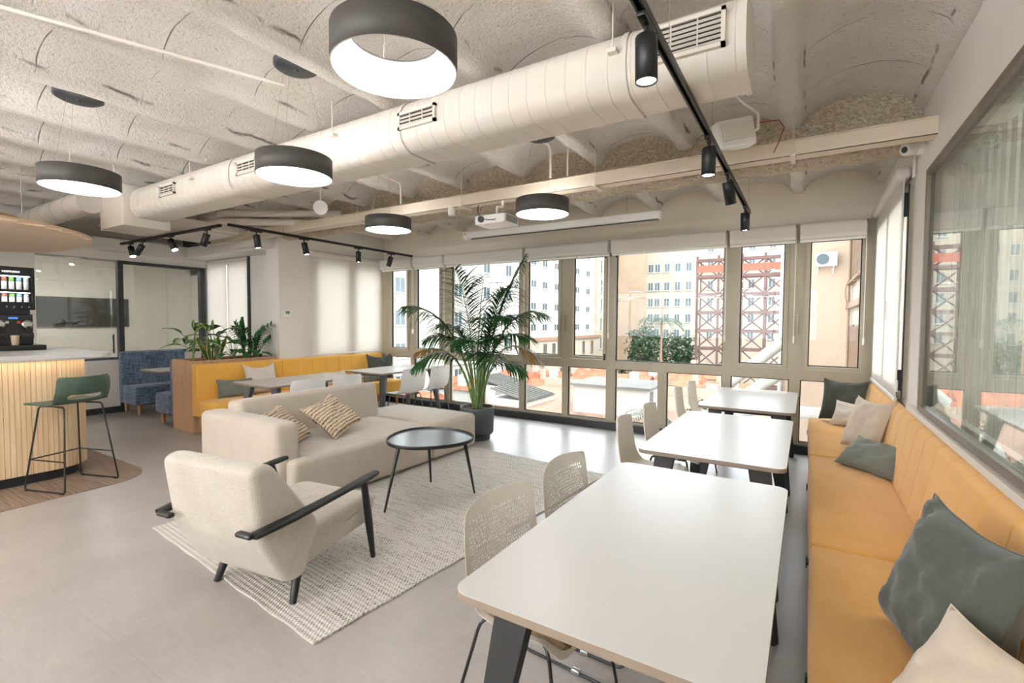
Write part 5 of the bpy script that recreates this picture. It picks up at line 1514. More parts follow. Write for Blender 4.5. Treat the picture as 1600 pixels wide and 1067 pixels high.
# ---- sofa
so = thing('sofa', 'cream velvet low sofa with one armrest and backless end', 'sofa', (0, 0, 0))
b = MB(); b.rbox(-4.62, -3.47, 2.17, 2.385, 0.03, 0.70, 0.05, 5, puff=0.012); b.build('armrest', M['sofa'], so)
b = MB(); b.rbox(-4.30, -3.36, 2.39, 3.885, 0.03, 0.415, 0.05, 5, puff=0.012); b.rbox(-3.50, -3.36, 2.25, 2.6, 0.03, 0.408, 0.045, 5); b.build('seat', M['sofa'], so)
b = MB()
Mx = Matrix.Translation((-4.27, 0, 0.40)) @ Matrix.Rotation(math.radians(-7), 4, 'Y') @ Matrix.Translation((4.27, 0, -0.40))
b.rbox(-4.50, -4.27, 2.36, 3.98, 0.05, 0.80, 0.05, 5, 0, Mx, puff=0.012); b.build('backrest', M['sofa'], so)
b = MB(); b.rbox(-4.62, -3.36, 3.895, 4.66, 0.03, 0.42, 0.055, 5, puff=0.016); b.build('chaise_end', M['sofa'], so)
b = MB()
for x, y in ((-3.5, 2.5), (-4.4, 2.5), (-3.5, 3.6), (-4.4, 3.6), (-3.5, 4.5), (-4.4, 4.5)): b.cyl((x, y, 0), (x, y, 0.035), 0.025)
b.build('foot', M['black'], so)
G = 'striped cushions on the sofa'
cushion((-3.66, 2.87, 0.43), (-0.10, 0.44, 0.10), (-0.40, -0.06, 0.32), 0.42, 0.44, 0.13, M['striped'], 'brown and cream striped cushion tilted on the sofa, fully visible', G, seed=21)
cushion((-3.70, 2.46, 0.43), (-0.22, 0.36, 0.02), (-0.40, -0.12, 0.38), 0.40, 0.42, 0.12, M['striped'], 'brown and cream striped cushion half hidden behind the sofa armrest', G, seed=22)

# ---- coffee table
ct = thing('coffee_table', 'small round black tray coffee table with three splayed legs', 'table', (-2.70, 3.07, 0.012))
def tri_r(a): return 0.362 * (1 + 0.045 * math.cos(3 * (a - math.radians(-98))))
ZT = 0.515
nn = 72; prof = [(0.0, ZT), (0.965, ZT), (0.975, ZT + 0.016), (0.995, ZT + 0.016), (1.0, ZT + 0.006), (0.985, ZT - 0.012), (0.0, ZT - 0.012)]
vs = []
for s_, z in prof:
    for j in range(nn):
        a = 2 * PI * j / nn; r = tri_r(a) * s_; vs.append((r * math.cos(a), r * math.sin(a), z))
b = MB(); b.add(vs, [(i * nn + j, i * nn + (j + 1) % nn, (i + 1) * nn + (j + 1) % nn, (i + 1) * nn + j) for i in range(len(prof) - 1) for j in range(nn)])
b.build('tray_top', M['black'], ct)
b = MB(); vs = [(tri_r(2 * PI * j / nn) * 0.962 * math.cos(2 * PI * j / nn), tri_r(2 * PI * j / nn) * 0.962 * math.sin(2 * PI * j / nn), ZT + 0.0012) for j in range(nn)]
b.add(vs, [tuple(range(nn))]); b.build('inlay', P('grey_lacquer', '6f767a', 0.22, var=0.05, vscale=3), ct)
for (ta_, fx, fy) in ((-106, -0.09, -0.43), (46, 0.25, 0.30), (134, -0.26, 0.31)):
    a = math.radians(ta_)
    b = MB(); b.tube([(0.29 * math.cos(a), 0.29 * math.sin(a), ZT - 0.012), (fx, fy, 0.0)], [0.017, 0.0085], 12)
    b.build('leg', M['black'], ct)

# ---- armchair
ac = thing('armchair', 'cream upholstered armchair with black wooden arms, seen from behind', 'armchair', (-2.585, 1.50, 0.0), math.radians(8.0))
# local axes: x right, y forward (away from the viewer)
def side_prism(poly, x0, x1, r, name, mat, par, n=5, crown=0.0):
    """upholstered block: outline in (y,z), width along x, rounded edges"""
    m = len(poly)
    cyy = sum(p[0] for p in poly) / m; czz = sum(p[1] for p in poly) / m
    # dense smooth outline
    pts = []
    for i in range(m):
        a, b_, c = Vector(poly[i - 1]), Vector(poly[i]), Vector(poly[(i + 1) % m])
        rr = min(0.06, (a - b_).length * 0.45, (c - b_).length * 0.45)
        p0 = b_ + (a - b_).normalized() * rr; p2 = b_ + (c - b_).normalized() * rr
        for k in range(6):
            t = k / 5; pts.append(p0 * (1 - t) ** 2 + b_ * 2 * t * (1 - t) + p2 * t * t)
    K = len(pts)
    rings = []
    for k in range(n + 1):
        a = PI / 2 * k / n; rings.append((x0 + r * (1 - math.sin(a)), r * (1 - math.cos(a))))
    rings = list(reversed(rings))       # from inset edge at x0 outwards
    seq = [(x0 + r - r * math.sin(PI / 2 * (1 - k / n)), r * (1 - math.cos(PI / 2 * (1 - k / n)))) for k in range(n + 1)]
    seq = [(x, ins) for x, ins in seq]
    left = seq
    right = [(x1 - (x - x0), ins) for x, ins in reversed(seq)]
    allr = left + right
    b = MB(); vs = []
    for (x, ins) in allr:
        for j in range(K):
            a, c = pts[j - 1], pts[(j + 1) % K]
            tdir = (c - a)
            nrm = Vector((tdir.y, -tdir.x)); nrm.normalize()
            q_ = pts[j]
            # make sure the normal points outward
            if nrm.dot(q_ - Vector((cyy, czz))) < 0: nrm = -nrm
            q2 = q_ - nrm * ins
            vs.append((x, q2.x, q2.y))
    fs = [(i * K + j, i * K + (j + 1) % K, (i + 1) * K + (j + 1) % K, (i + 1) * K + j) for i in range(len(allr) - 1) for j in range(K)]
    b.add(vs, fs, 0, True)
    cs = [(allr[0][0] - crown, cyy, czz), (allr[-1][0] + crown, cyy, czz)]
    b.add(vs[:K] + [cs[0]], [(j, (j + 1) % K, K) for j in range(K)], 0, True)
    b.add(vs[-K:] + [cs[1]], [((j + 1) % K, j, K) for j in range(K)], 0, True)
    return b.build(name, mat, par)
side_prism([(-0.30, 0.80), (-0.18, 0.815), (0.135, 0.405), (0.03, 0.145), (-0.10, 0.155), (-0.245, 0.42)], -0.34, 0.34, 0.035, 'backrest', M['armchair'], ac, crown=0.004)
side_prism([(0.0, 0.16), (0.60, 0.225), (0.66, 0.38), (0.56, 0.41), (0.10, 0.385), (-0.02, 0.30)], -0.305, 0.305, 0.045, 'seat', M['armchair'], ac, crown=0.008)
for s in (-1, 1):
    b = MB()
    pts = [(-0.30, 0.495), (-0.1, 0.515), (0.2, 0.54), (0.46, 0.56), (0.54, 0.565)]
    vs = []; K = 12
    for i, (y, z) in enumerate(pts):
        wv = [0.034, 0.036, 0.030, 0.034, 0.022][i]; hh = 0.013
        cx = s * [0.355, 0.385, 0.395, 0.392, 0.388][i]
        for j in range(K):
            a = 2 * PI * j / K; ca, sa = math.cos(a), math.sin(a)
            vs.append((cx + wv * abs(ca) ** 0.6 * (1 if ca > 0 else -1), y, z + hh * abs(sa) ** 0.6 * (1 if sa > 0 else -1)))
    b.add(vs, [(i * K + j, i * K + (j + 1) % K, (i + 1) * K + (j + 1) % K, (i + 1) * K + j) for i in range(len(pts) - 1) for j in range(K)], 0, True)
    b.add(vs[:K], [tuple(range(K))]); b.add(vs[-K:], [tuple(reversed(range(K)))])
    ar = b.build('armrest', M['black'], ac)
    MB().rbox(s * 0.30 - 0.045, s * 0.30 + 0.06, -0.325, -0.285, 0.482, 0.508, 0.012).build('arm_return', M['black'], ar)
    MB().tube([(s * 0.39, 0.42, 0.55), (s * 0.36, 0.50, 0.26), (s * 0.345, 0.555, 0.012)], [0.020, 0.024, 0.015], 12).build('leg', M['black'], ac)
    MB().tube([(s * 0.27, 0.03, 0.17), (s * 0.30, -0.03, 0.0 if s < 0 else 0.012)], [0.027, 0.018], 12).build('leg', M['black'], ac)

# ---- bar stool
st = thing('bar_stool', 'green leather bar stool with a black sled frame beside the bar', 'stool', (-5.68, 1.59, 0.004), math.atan2(-0.15, -0.44))
# local +x = forward (towards the bar)
def stool_shell(u, v):
    prof = [(-0.245, 1.0), (-0.235, 0.93), (-0.215, 0.86), (-0.18, 0.80), (-0.12, 0.765), (-0.03, 0.752), (0.08, 0.752), (0.17, 0.757), (0.225, 0.752), (0.24, 0.738)]
    f = v * (len(prof) - 1); i = min(int(f), len(prof) - 2); fr = f - i
    x = prof[i][0] * (1 - fr) + prof[i + 1][0] * fr; z = prof[i][1] * (1 - fr) + prof[i + 1][1] * fr
    s = 2 * u - 1; back = max(0, 1 - v / 0.42)
    hw = 0.215 + 0.01 * math.sin(v * PI)
    if v > 0.85: hw *= 1 - 0.22 * ((v - 0.85) / 0.15) ** 2
    if v < 0.08: hw *= 1 - 0.10 * ((0.08 - v) / 0.08) ** 2
    x += 0.085 * s * s * back ** 0.4
    z += 0.012 * (1 - back) * s * s
    return (x, s * hw, z)
b = MB(); nu, nv = 40, 48
g = [[Vector(stool_shell(i / nu, j / nv)) for j in range(nv + 1)] for i in range(nu + 1)]
def hole(i, j):
    u, v = (i + 0.5) / nu * 2 - 1, (j + 0.5) / nv
    return abs(u) < 0.66 and 0.245 < v < 0.375 and (abs(u) / 0.66) ** 4 + ((v - 0.31) / 0.065) ** 4 < 1.0
off = 0.009
for side in (1, -1):
    vs = []
    for i in range(nu + 1):
        for j in range(nv + 1):
            du = g[min(i + 1, nu)][j] - g[max(i - 1, 0)][j]; dv = g[i][min(j + 1, nv)] - g[i][max(j - 1, 0)]
            vs.append(g[i][j] + du.cross(dv).normalized() * off * side)
    W = nv + 1
    fs = [(i * W + j, (i + 1) * W + j, (i + 1) * W + j + 1, i * W + j + 1) for i in range(nu) for j in range(nv) if not hole(i, j)]
    if side < 0: fs = [tuple(reversed(f)) for f in fs]
    b.add(vs, fs, 0, True)
    if side > 0: top = vs
    else: bot = vs
W = nv + 1
edges = {}
for i in range(nu):
    for j in range(nv):
        if hole(i, j): continue
        q_ = [i * W + j, (i + 1) * W + j, (i + 1) * W + j + 1, i * W + j + 1]
        for k in range(4):
            e = (q_[k], q_[(k + 1) % 4]); kk = tuple(sorted(e)); edges[kk] = edges.get(kk, []) + [e]
for kk, es in edges.items():
    if len(es) == 1:
        a, c = es[0]; b.add([top[a], top[c], bot[c], bot[a]], [(0, 3, 2, 1)], 0, True)
b.build('shell', M['leather'], st)
for s in (-1, 1):
    pth = fillet([(0.02, s * 0.13, 0.735), (0.14, s * 0.155, 0.735), (0.225, s * 0.225, 0.009), (-0.235, s * 0.225, 0.009), (-0.15, s * 0.155, 0.735), (0.0, s * 0.13, 0.735)], 0.03)
    MB().tube(pth, 0.0072, 10).build('leg_frame', M['black'], st)
b = MB()
zf = 0.27; k = (0.735 - zf) / 0.726
xf, xr, yf = 0.14 + 0.085 * k, -0.15 - 0.085 * k, 0.155 + 0.07 * k
b.tube([(xr, -yf, zf), (xf, -yf, zf), (xf, yf, zf), (xr, yf, zf)], 0.006, 8, caps=True)
b.build('footrest', M['black'], st)
for sx in (-0.20, 0.20):
    for s in (-1, 1): MB().rbox(sx - 0.02, sx + 0.02, s * 0.225 - 0.009, s * 0.225 + 0.009, -0.004, 0.006, 0.003, 2).build('glide', M['black'], st)

# ---- bar island
br = thing('bar_counter', 'light oak slatted bar counter with white top and lit underside', 'bar', (0, 0, 0))
def bar_poly(x1, y1, r, x0=-7.25, y0=-2.2): return [(x0, y0), (x1, y0)] + arc(x1 - r, y1 - r, r, 0, 90, 14) + [(x0, y1)]
b = MB(); b.prism(bar_poly(-5.98, 1.86, 0.34), 0.11, 1.13, 'z'); b.build('carcass', M['oak'], br)
# vertical slats round the body
def walk(poly, step):
    out = []; carry = 0.0
    for i in range(len(poly) - 1):
        a, c = Vector(poly[i]), Vector(poly[i + 1]); L_ = (c - a).length; d = (c - a) / L_ if L_ else None
        if not L_: continue
        s = carry
        while s < L_: out.append((a + d * s, d)); s += step
        carry = s - L_
    return out
b = MB()
front = [(-5.98, -2.2)] + arc(-5.98 - 0.34, 1.86 - 0.34, 0.34, 0, 90, 14) + [(-7.25, 1.86)]
for p, d in walk(front, 0.036):
    ang = math.atan2(d.y, d.x)
    Mx = Matrix.Translation((p.x, p.y, 0)) @ Matrix.Rotation(ang, 4, 'Z')
    b.box(0.0, 0.0335, -0.013, 0.002, 0.10, 1.12, 0, Mx)
b.build('slat_cladding', M['oak'], br)
b = MB(); b.prism(bar_poly(-6.03, 1.81, 0.30), 0.0, 0.11, 'z'); b.build('plinth', M['sill'], br)
b = MB(); b.prism(bar_poly(-5.86, 1.99, 0.14), 1.145, 1.185, 'z'); b.build('worktop', M['tabletop'], br)
b = MB(); b.prism(bar_poly(-5.89, 1.96, 0.17), 1.130, 1.145, 'z'); b.build('under_panel', M['white'], br)
b = MB(); lp = [(-5.925, -2.1)] + arc(-5.925 - 0.36, 1.915 - 0.36, 0.36, 0, 90, 12) + [(-7.2, 1.915)]
for i in range(len(lp) - 1):
    a, c = lp[i], lp[i + 1]; d = (Vector(c) - Vector(a)).normalized(); nx_, ny_ = d.y, -d.x
    b.add([(a[0], a[1], 1.129), (c[0], c[1], 1.129), (c[0] + nx_ * 0.01, c[1] + ny_ * 0.01, 1.129), (a[0] + nx_ * 0.01, a[1] + ny_ * 0.01, 1.129)], [(0, 3, 2, 1)])
b.build('led_strip', M['strip'], br)
# brown vinyl inset around the bar
pol = [(-8.5, -2.5), (-5.32, -2.5), (-5.30, 0.6), (-5.33, 1.15), (-5.37, 1.60)] + [tuple(p) for p in bez((-5.38, 1.72, 0), (-5.39, 2.10, 0), (-5.78, 2.14, 0), 12)]
pol = [(p[0], p[1]) for p in pol] + [(-8.5, 2.14)]
tag(MB().prism(pol, 0.0005, 0.0035, 'z').build('floor_inset', M['brown']), 'brown woven vinyl floor inset around the bar', 'floor covering')

# ---- coffee machine on the bar
cm = thing('coffee_machine', 'tall black capsule coffee machine standing on the bar', 'coffee machine', (-6.95, 1.40, 1.185))
# local: front faces +x
DB = P('machine_black', '0d0e10', 0.3, var=0.02)
MB().rbox(-0.35, 0.06, -0.34, 0.35, 0.0, 0.055, 0.008, 2).build('base_tray', DB, cm)
MB().rbox(-0.30, 0.0, -0.28, 0.265, 0.055, 0.375, 0.012, 2).build('brewer_body', DB, cm)
MB().box(-0.28, -0.03, -0.27, 0.25, 0.375, 0.42).build('neck', M['black'], cm)
b = MB()
b.box(-0.30, -0.28, -0.31, 0.285, 0.42, 0.86); b.box(-0.28, 0.0, -0.31, -0.29, 0.42, 0.86); b.box(-0.28, 0.0, 0.265, 0.285, 0.42, 0.86)
b.box(-0.28, 0.0, -0.29, 0.265, 0.42, 0.50); b.box(-0.28, 0.0, -0.29, 0.265, 0.77, 0.86); b.box(-0.28, 0.0, -0.29, 0.265, 0.60, 0.628)
b.build('capsule_cabinet', DB, cm)
MB().box(-0.002, 0.002, -0.29, 0.265, 0.50, 0.77).build('glass_door', thin_glass('machine_glass', (0.94, 0.95, 0.95), 1.3), cm)
for zz in (0.766, 0.598): MB().box(-0.03, -0.01, -0.28, 0.25, zz - 0.004, zz).build('cabinet_light', emit('cabinet_led', 'f4f6ff', 14.0), cm)
cols = ['d06a2e', '5f8f3e', 'd9746a', 'a9a59c', '8a5a48', 'c9793a', '6f8792', 'b3453a']
capm = [P('capsule_foil_%s' % c, c, 0.35, metal=0.1, var=0.1) for c in cols]
for zz0, hh in ((0.628, 0.135), (0.50, 0.085)):
    for k in range(10):
        y = 0.235 - k * 0.0545
        b = MB(); b.cyl((-0.07, y, zz0), (-0.07, y, zz0 + hh * 0.62), 0.021, None, 14); b.build('capsule_tube', M['white'], cm)
        b = MB(); b.cyl((-0.07, y, zz0 + hh * 0.62), (-0.07, y, zz0 + hh), 0.021, None, 14); b.build('capsule_sleeve', capm[(k * 3 + 3) % 8], cm)
for k in range(10): MB().cyl((0.001, 0.235 - k * 0.0545, 0.45), (0.004, 0.235 - k * 0.0545, 0.45), 0.007, None, 10).build('button', M['chrome'], cm)
for y in (0.215, 0.01, -0.20):
    k_ = MB(); k_.tube([(0.0, y, 0.27), (0.03, y, 0.27), (0.034, y, 0.27)], [0.048, 0.044, 0.03], 24); k_.build('dial', M['chrome'], cm)
    k_ = MB(); k_.rbox(0.03, 0.07, y - 0.016, y + 0.016, 0.215, 0.25, 0.008, 2); k_.rbox(0.0, 0.02, y - 0.05, y + 0.05, 0.12, 0.18, 0.008, 2); k_.build('spout', DB, cm)
for y0 in (0.115, -0.095):
    MB().box(0.0, 0.004, y0 - 0.035, y0 + 0.035, 0.325, 0.343).build('display', M['screen_blue'], cm)
    for y, m_ in ((y0 - 0.045, M['white']), (y0 + 0.04, P('red_button', 'd84a30', 0.4))): MB().box(0.0, 0.006, y - 0.012, y + 0.012, 0.278, 0.302).build('button', m_, cm)
    MB().box(0.0, 0.003, y0 - 0.045, y0 + 0.045, 0.06, 0.235).build('cup_bay', M['black'], cm)
tx = bpy.data.curves.new('brand_lettering', 'FONT'); tx.body = 'NESPRESSO'; tx.size = 0.026; tx.extrude = 0.0008; tx.align_x = 'CENTER'
tmp = bpy.data.objects.new('tmp', tx); COL.objects.link(tmp)
bpy.context.view_layer.update()
me = bpy.data.meshes.new_from_object(tmp.evaluated_get(bpy.context.evaluated_depsgraph_get()))
bpy.data.objects.remove(tmp)
me.materials.clear(); me.materials.append(emit('sign_white', 'ffffff', 1.3))
lo = bpy.data.objects.new('brand_lettering', me); COL.objects.link(lo); lo.parent = cm
lo.location = (0.003, 0.11, 0.80); lo.rotation_euler = (PI / 2, 0, PI / 2)
cu = thing('paper_cup', 'tan paper cup under the coffee machine spout', 'cup', (-6.905, 1.515, 1.24))
MB().lathe([(0, 0.002), (0.026, 0), (0.034, 0.10), (0.035, 0.102), (0.032, 0.102), (0.024, 0.004), (0, 0.004)], 0, 0, 24).build('cup_body', P('kraft_paper', 'cdb495', 0.8), cu)

# ---- potted palm
pp = thing('potted_palm', 'tall green kentia palm in a round dark grey pot by the windows', 'plant', (-3.62, 5.03, 0))
MB().lathe([(0.0, 0.0), (0.165, 0.0), (0.17, 0.01), (0.17, 0.07), (0.20, 0.075), (0.215, 0.10), (0.222, 0.40), (0.222, 0.42), (0.208, 0.42), (0.205, 0.38)], 0, 0, 48).build('pot', M['pot'], pp)
def sf(u, v):
    r = 0.205 * v; a = 2 * PI * u
    return (r * math.cos(a), r * math.sin(a), 0.385 + mnoise.noise(Vector((r * math.cos(a) * 25, r * math.sin(a) * 25, 0))) * 0.02 + 0.01 * (1 - v))
MB().sheet(sf, 40, 10).build('bark_mulch', M['soil'], pp)
rt_, upv = Vector((cy, sy, 0)), Vector((0, 0, 1))
def frond(base, tip, sag, nl, Ll, seed, dry=0.0, start=0.35, spread=1.0, side=None):
    nl = int(nl * 1.5); Ll *= 1.3
    """base/tip in metres around the pot; arching rachis with drooping leaflets"""
    r = random.Random(seed)
    base, tip = Vector(base), Vector(tip)
    mid = base + (tip - base) * 0.45 + Vector((0, 0, sag))
    mid.x = base.x + (tip.x - base.x) * 0.25; mid.y = base.y + (tip.y - base.y) * 0.25
    pth = bez(base, mid, tip, 26)
    st_ = MB(); st_.tube(pth, [0.011 * (1 - i / 27) + 0.002 for i in range(27)], 6)
    so_ = st_
    l = MB()
    for i in range(nl):
        f = start * 0.85 + (1 - start * 0.85) * (i + 0.5) / nl
        k = f * 26; j = min(int(k), 25); p = pth[j] * (1 - (k - j)) + pth[j + 1] * (k - j)
        d = (pth[j + 1] - pth[j]).normalized()
        sd = d.cross(upv); sd = sd.normalized() if sd.length > 0.05 else Vector((1, 0, 0))
        ln = Ll * math.sin(PI * min(1, 0.22 + 0.70 * (f - start) / (1 - start))) * (0.9 + 0.2 * r.random())
        for s in (-1, 1):
            dd = sd * s * spread + d * (0.50 + 0.3 * r.random()) + Vector((0, 0, 0.18 + 0.15 * (r.random() - .5)))
            mi = 1 if r.random() < dry else 0
            leaf(l, p, dd, ln, 0.028 + 0.008 * r.random(), 0.55 + 0.8 * r.random(), 0, 'lance', 7, mi, 0.35)
    fo = l.build('frond', [M['palm'], M['palm_dry']], pp)
    st_.build('frond_stem', M['stem'], fo)
# directions: R right in view, F away from the viewer
R_ = Vector((0.85, 0.52, 0)); F_ = Vector((-0.52, 0.85, 0))
def fr(r_, z, f_=0.0): return R_ * r_ + F_ * f_ + Vector((0, 0, z))
frond(fr(0.02, 0.40), fr(0.62, 2.36, 0.0), 0.35, 24, 0.42, 1, 0.0, 0.48)
frond(fr(-0.02, 0.40), fr(-0.92, 1.70, -0.1), 0.75, 24, 0.40, 2, 0.0, 0.5)
frond(fr(0.0, 0.40, .03), fr(-0.26, 2.16, -0.25), 0.45, 26, 0.52, 3, 0.0, 0.45)
frond(fr(0.05, 0.40), fr(0.85, 1.62, 0.1), 0.85, 24, 0.42, 4, 0.0, 0.5)
frond(fr(0.0, 0.40, -.04), fr(0.45, 1.55, -0.35), 0.85, 24, 0.44, 5, 0.0, 0.45)
frond(fr(-0.04, 0.40), fr(-0.78, 0.92, -0.25), 0.85, 22, 0.34, 6, 0.0, 0.45)
frond(fr(0.05, 0.40, .02), fr(0.82, 0.98, 0.25), 0.95, 18, 0.34, 7, 0.85, 0.55)
frond(fr(-0.05, 0.40, .02), fr(-0.80, 1.10, 0.15), 0.65, 12, 0.26, 8, 0.8, 0.62)
frond(fr(0.0, 0.40, -.05), fr(0.25, 1.02, -0.55), 0.75, 22, 0.34, 9, 0.0, 0.4)
frond(fr(0.03, 0.40, -.02), fr(0.62, 0.86, -0.2), 0.70, 20, 0.32, 10, 0.0, 0.42)
frond(fr(-0.02, 0.40, -.02), fr(-0.30, 1.22, -0.45), 0.85, 22, 0.36, 11, 0.0, 0.42)
frond(fr(0.01, 0.40, -.03), fr(0.42, 1.95, -0.25), 0.55, 24, 0.46, 14, 0.0, 0.45)
frond(fr(-0.01, 0.40, -.03), fr(0.10, 2.05, -0.30), 0.45, 24, 0.46, 15, 0.0, 0.45)
frond(fr(0.01, 0.40, -.03), fr(0.30, 1.30, -0.45), 0.75, 22, 0.34, 16, 0.0, 0.5)
frond(fr(0.02, 0.40, .02), fr(0.66, 1.30, -0.30), 0.80, 22, 0.36, 17, 0.0, 0.48)
frond(fr(-0.02, 0.40, -.02), fr(-0.62, 1.28, -0.20), 0.75, 22, 0.36, 18, 0.0, 0.48)
frond(fr(0.0, 0.40, -.03), fr(0.05, 1.15, -0.55), 0.85, 22, 0.36, 19, 0.0, 0.45)
frond(fr(0.0, 0.40, .05), fr(0.10, 1.55, 0.50), 0.75, 20, 0.38, 12, 0.0, 0.45)
frond(fr(-0.03, 0.40, .04), fr(-0.50, 1.45, 0.20), 0.75, 20, 0.38, 13, 0.0, 0.45)

# ================================================================== OUTSIDE
struct(MB().box(-60, 25, 7.5, 130, -13.2, -13.0).build('ground', M['ext_grey']), 'courtyard ground far below')
def ext_window(name, w_, h_, bars=1, shutter=False, frame=None):
    """window facing -y in local axes, origin at its centre on the wall face"""
    b = MB(); t = 0.07
    b.box(-w_ / 2, w_ / 2, -0.05, 0.02, -h_ / 2, -h_ / 2 + t); b.box(-w_ / 2, w_ / 2, -0.05, 0.02, h_ / 2 - t, h_ / 2)
    b.box(-w_ / 2, -w_ / 2 + t, -0.05, 0.02, -h_ / 2, h_ / 2); b.box(w_ / 2 - t, w_ / 2, -0.05, 0.02, -h_ / 2, h_ / 2)
    for k in range(bars):
        x = -w_ / 2 + w_ * (k + 1) / (bars + 1); b.box(x - 0.035, x + 0.035, -0.05, 0.02, -h_ / 2, h_ / 2)
    b.box(-w_ / 2 - 0.1, w_ / 2 + 0.1, -0.16, 0.0, -h_ / 2 - 0.09, -h_ / 2)
    b.box(-w_ / 2 + t, w_ / 2 - t, -0.012, 0.0, -h_ / 2 + t, h_ / 2 - t, 1)
    if shutter: b.box(-w_ / 2 + t, w_ / 2 - t, -0.03, -0.012, 0.1, h_ / 2 - t, 0)
    o = b.build(name, [frame or M['ext_shutter'], M['ext_glass']])
    return o
def place_windows(root, spots, w_, h_, bars=1, shutter=False, rz=0.0, frame=None):
    src = ext_window('window', w_, h_, bars, shutter, frame)
    for i, (x, y, z) in enumerate(spots):
        o = src if i == 0 else src.copy()
        if i: COL.objects.link(o)
        o.parent = root; o.location = (x, y, z); o.rotation_euler = (0, 0, rz)
# left white building with ribbon windows, facade on X=-36 facing +x
bA = thing('office_building', 'white rendered building with square grey windows beyond the left windows', 'building', (0, 0, 0))
MB().box(-46, -36, 20, 62, -13, 13).build('wall', M['ext_white'], bA)
sp_ = []
for z in (-4.9, -1.5, 1.9, 5.3, 8.7):
    for y in (28.5, 33.5, 36.3, 38.2, 43.6, 46, 52, 57.4): sp_.append((-35.97, y, z))
place_windows(bA, sp_, 1.5, 1.6, 1, False, PI / 2)
MB().box(-35.98, -35.6, 20, 62, -3.6, -3.3).build('ledge', M['ext_white'], bA)
bB = thing('apartment_building', 'white facade with small barred windows seen right of the palm', 'building', (0, 0, 0))
MB().box(-46, -35.8, 62, 89, -0.8, 17).build('wall', M['ext_white'], bB)
MB().box(-46, -34.6, 62, 89, -13, -0.8).build('lower_storey', M['ext_cream'], bB)
MB().box(-34.6, -34.3, 62, 89, -1.3, -0.8).build('cornice', M['ext_brown'], bB)
sp_ = [(-35.77, y, z) for z in (1.1, 4.4, 7.8, 11.2, 14.5) for y in (64.3, 68, 72.2, 80.7, 85.5)]
place_windows(bB, sp_, 1.7, 1.9, 1, True, PI / 2)
place_windows(bB, [(-34.57, y, z) for z in (-2.9, -7) for y in (66, 69, 72, 75, 81, 85)], 1.1, 2.2, 1, False, PI / 2, M['ext_brown'])
bC = thing('apartment_building', 'cream facade with tall narrow window pairs, left of the broad pane', 'building', (0, 0, 0))
MB().box(-46, -35.2, 89, 104, -13, 20).build('wall', M['ext_cream'], bC)
place_windows(bC, [(-35.17, y, z) for z in (-2.4, 1.2, 5.0, 8.8, 12.6) for y in (91, 93, 96, 98, 101)], 0.9, 2.6, 0, False, PI / 2)
bD = thing('gable_wall', 'tan weathered blank gable wall between the facades', 'building', (0, 0, 0))
MB().box(-37, -30.0, 100, 112, -13, 22).build('wall', M['ext_tan'], bD)
bE = thing('apartment_building', 'pale cream building with five columns of small grey windows behind the steel tower', 'building', (0, 0, 0))
MB().box(-30.0, 12, 104, 116, -13, 21).build('wall', M['ext_cream'], bE)
sp_ = []
for px_, x in ((0, -29.0), (1, -27.6), (2, -25.6), (3, -23.4), (4, -21.2)):
    for z in (-0.6, 2.6, 5.9, 9.3, 13.2): sp_.append((x, 103.97, z))
for x in (-17, -13, -9.5, -6, -2.5):
    for z in (-0.6, 2.6, 5.9, 9.3, 13.2, 16.8): sp_.append((x, 103.97, z))
place_windows(bE, sp_, 1.15, 1.8, 1)
# steel tower
tw = thing('steel_tower', 'rust brown steel frame tower with cross bracing and an orange band on top', 'scaffold', (0, 0, 0))
TX = [-15.0, -11.9, -9.4, -8.6, -5.5, -2.6]; TYY = 80.0
TZs = [-8.0, -5.2, -2.4, 0.4, 3.2, 6.0, 8.8]
for x in TX: MB().box(x - 0.16, x + 0.16, TYY - 0.16, TYY + 0.16, -13, 12.0).build('column', M['steel_red'], tw)
for z in TZs + [11.3]: MB().box(-15.1, -2.5, TYY - 0.2, TYY + 0.2, z - 0.24, z + 0.24).build('floor_beam', M['steel_red'], tw)
b = MB()
for i in range(len(TX) - 1):
    if TX[i + 1] - TX[i] < 1.5: continue
    for j in range(len(TZs)):
        z0 = TZs[j]; z1 = (TZs + [11.3])[j + 1]
        b.tube([(TX[i], TYY, z0), (TX[i + 1], TYY, z1)], 0.10, 4); b.tube([(TX[i], TYY, z1), (TX[i + 1], TYY, z0)], 0.10, 4)
b.build('bracing', M['steel_red'], tw)
b = MB()
for x in TX[::2]: b.box(x - 0.1, x + 0.1, TYY + 2.9, TYY + 3.1, -13, 11.5)
for z in TZs: b.box(-15, -2.6, TYY + 2.9, TYY + 3.1, z - 0.15, z + 0.15)
b.build('rear_frame', M['steel_red'], tw)
MB().box(-15, -2.6, TYY - 0.3, TYY - 0.25, 9.4, 10.5).build('safety_net', M['steel_orange'], tw)
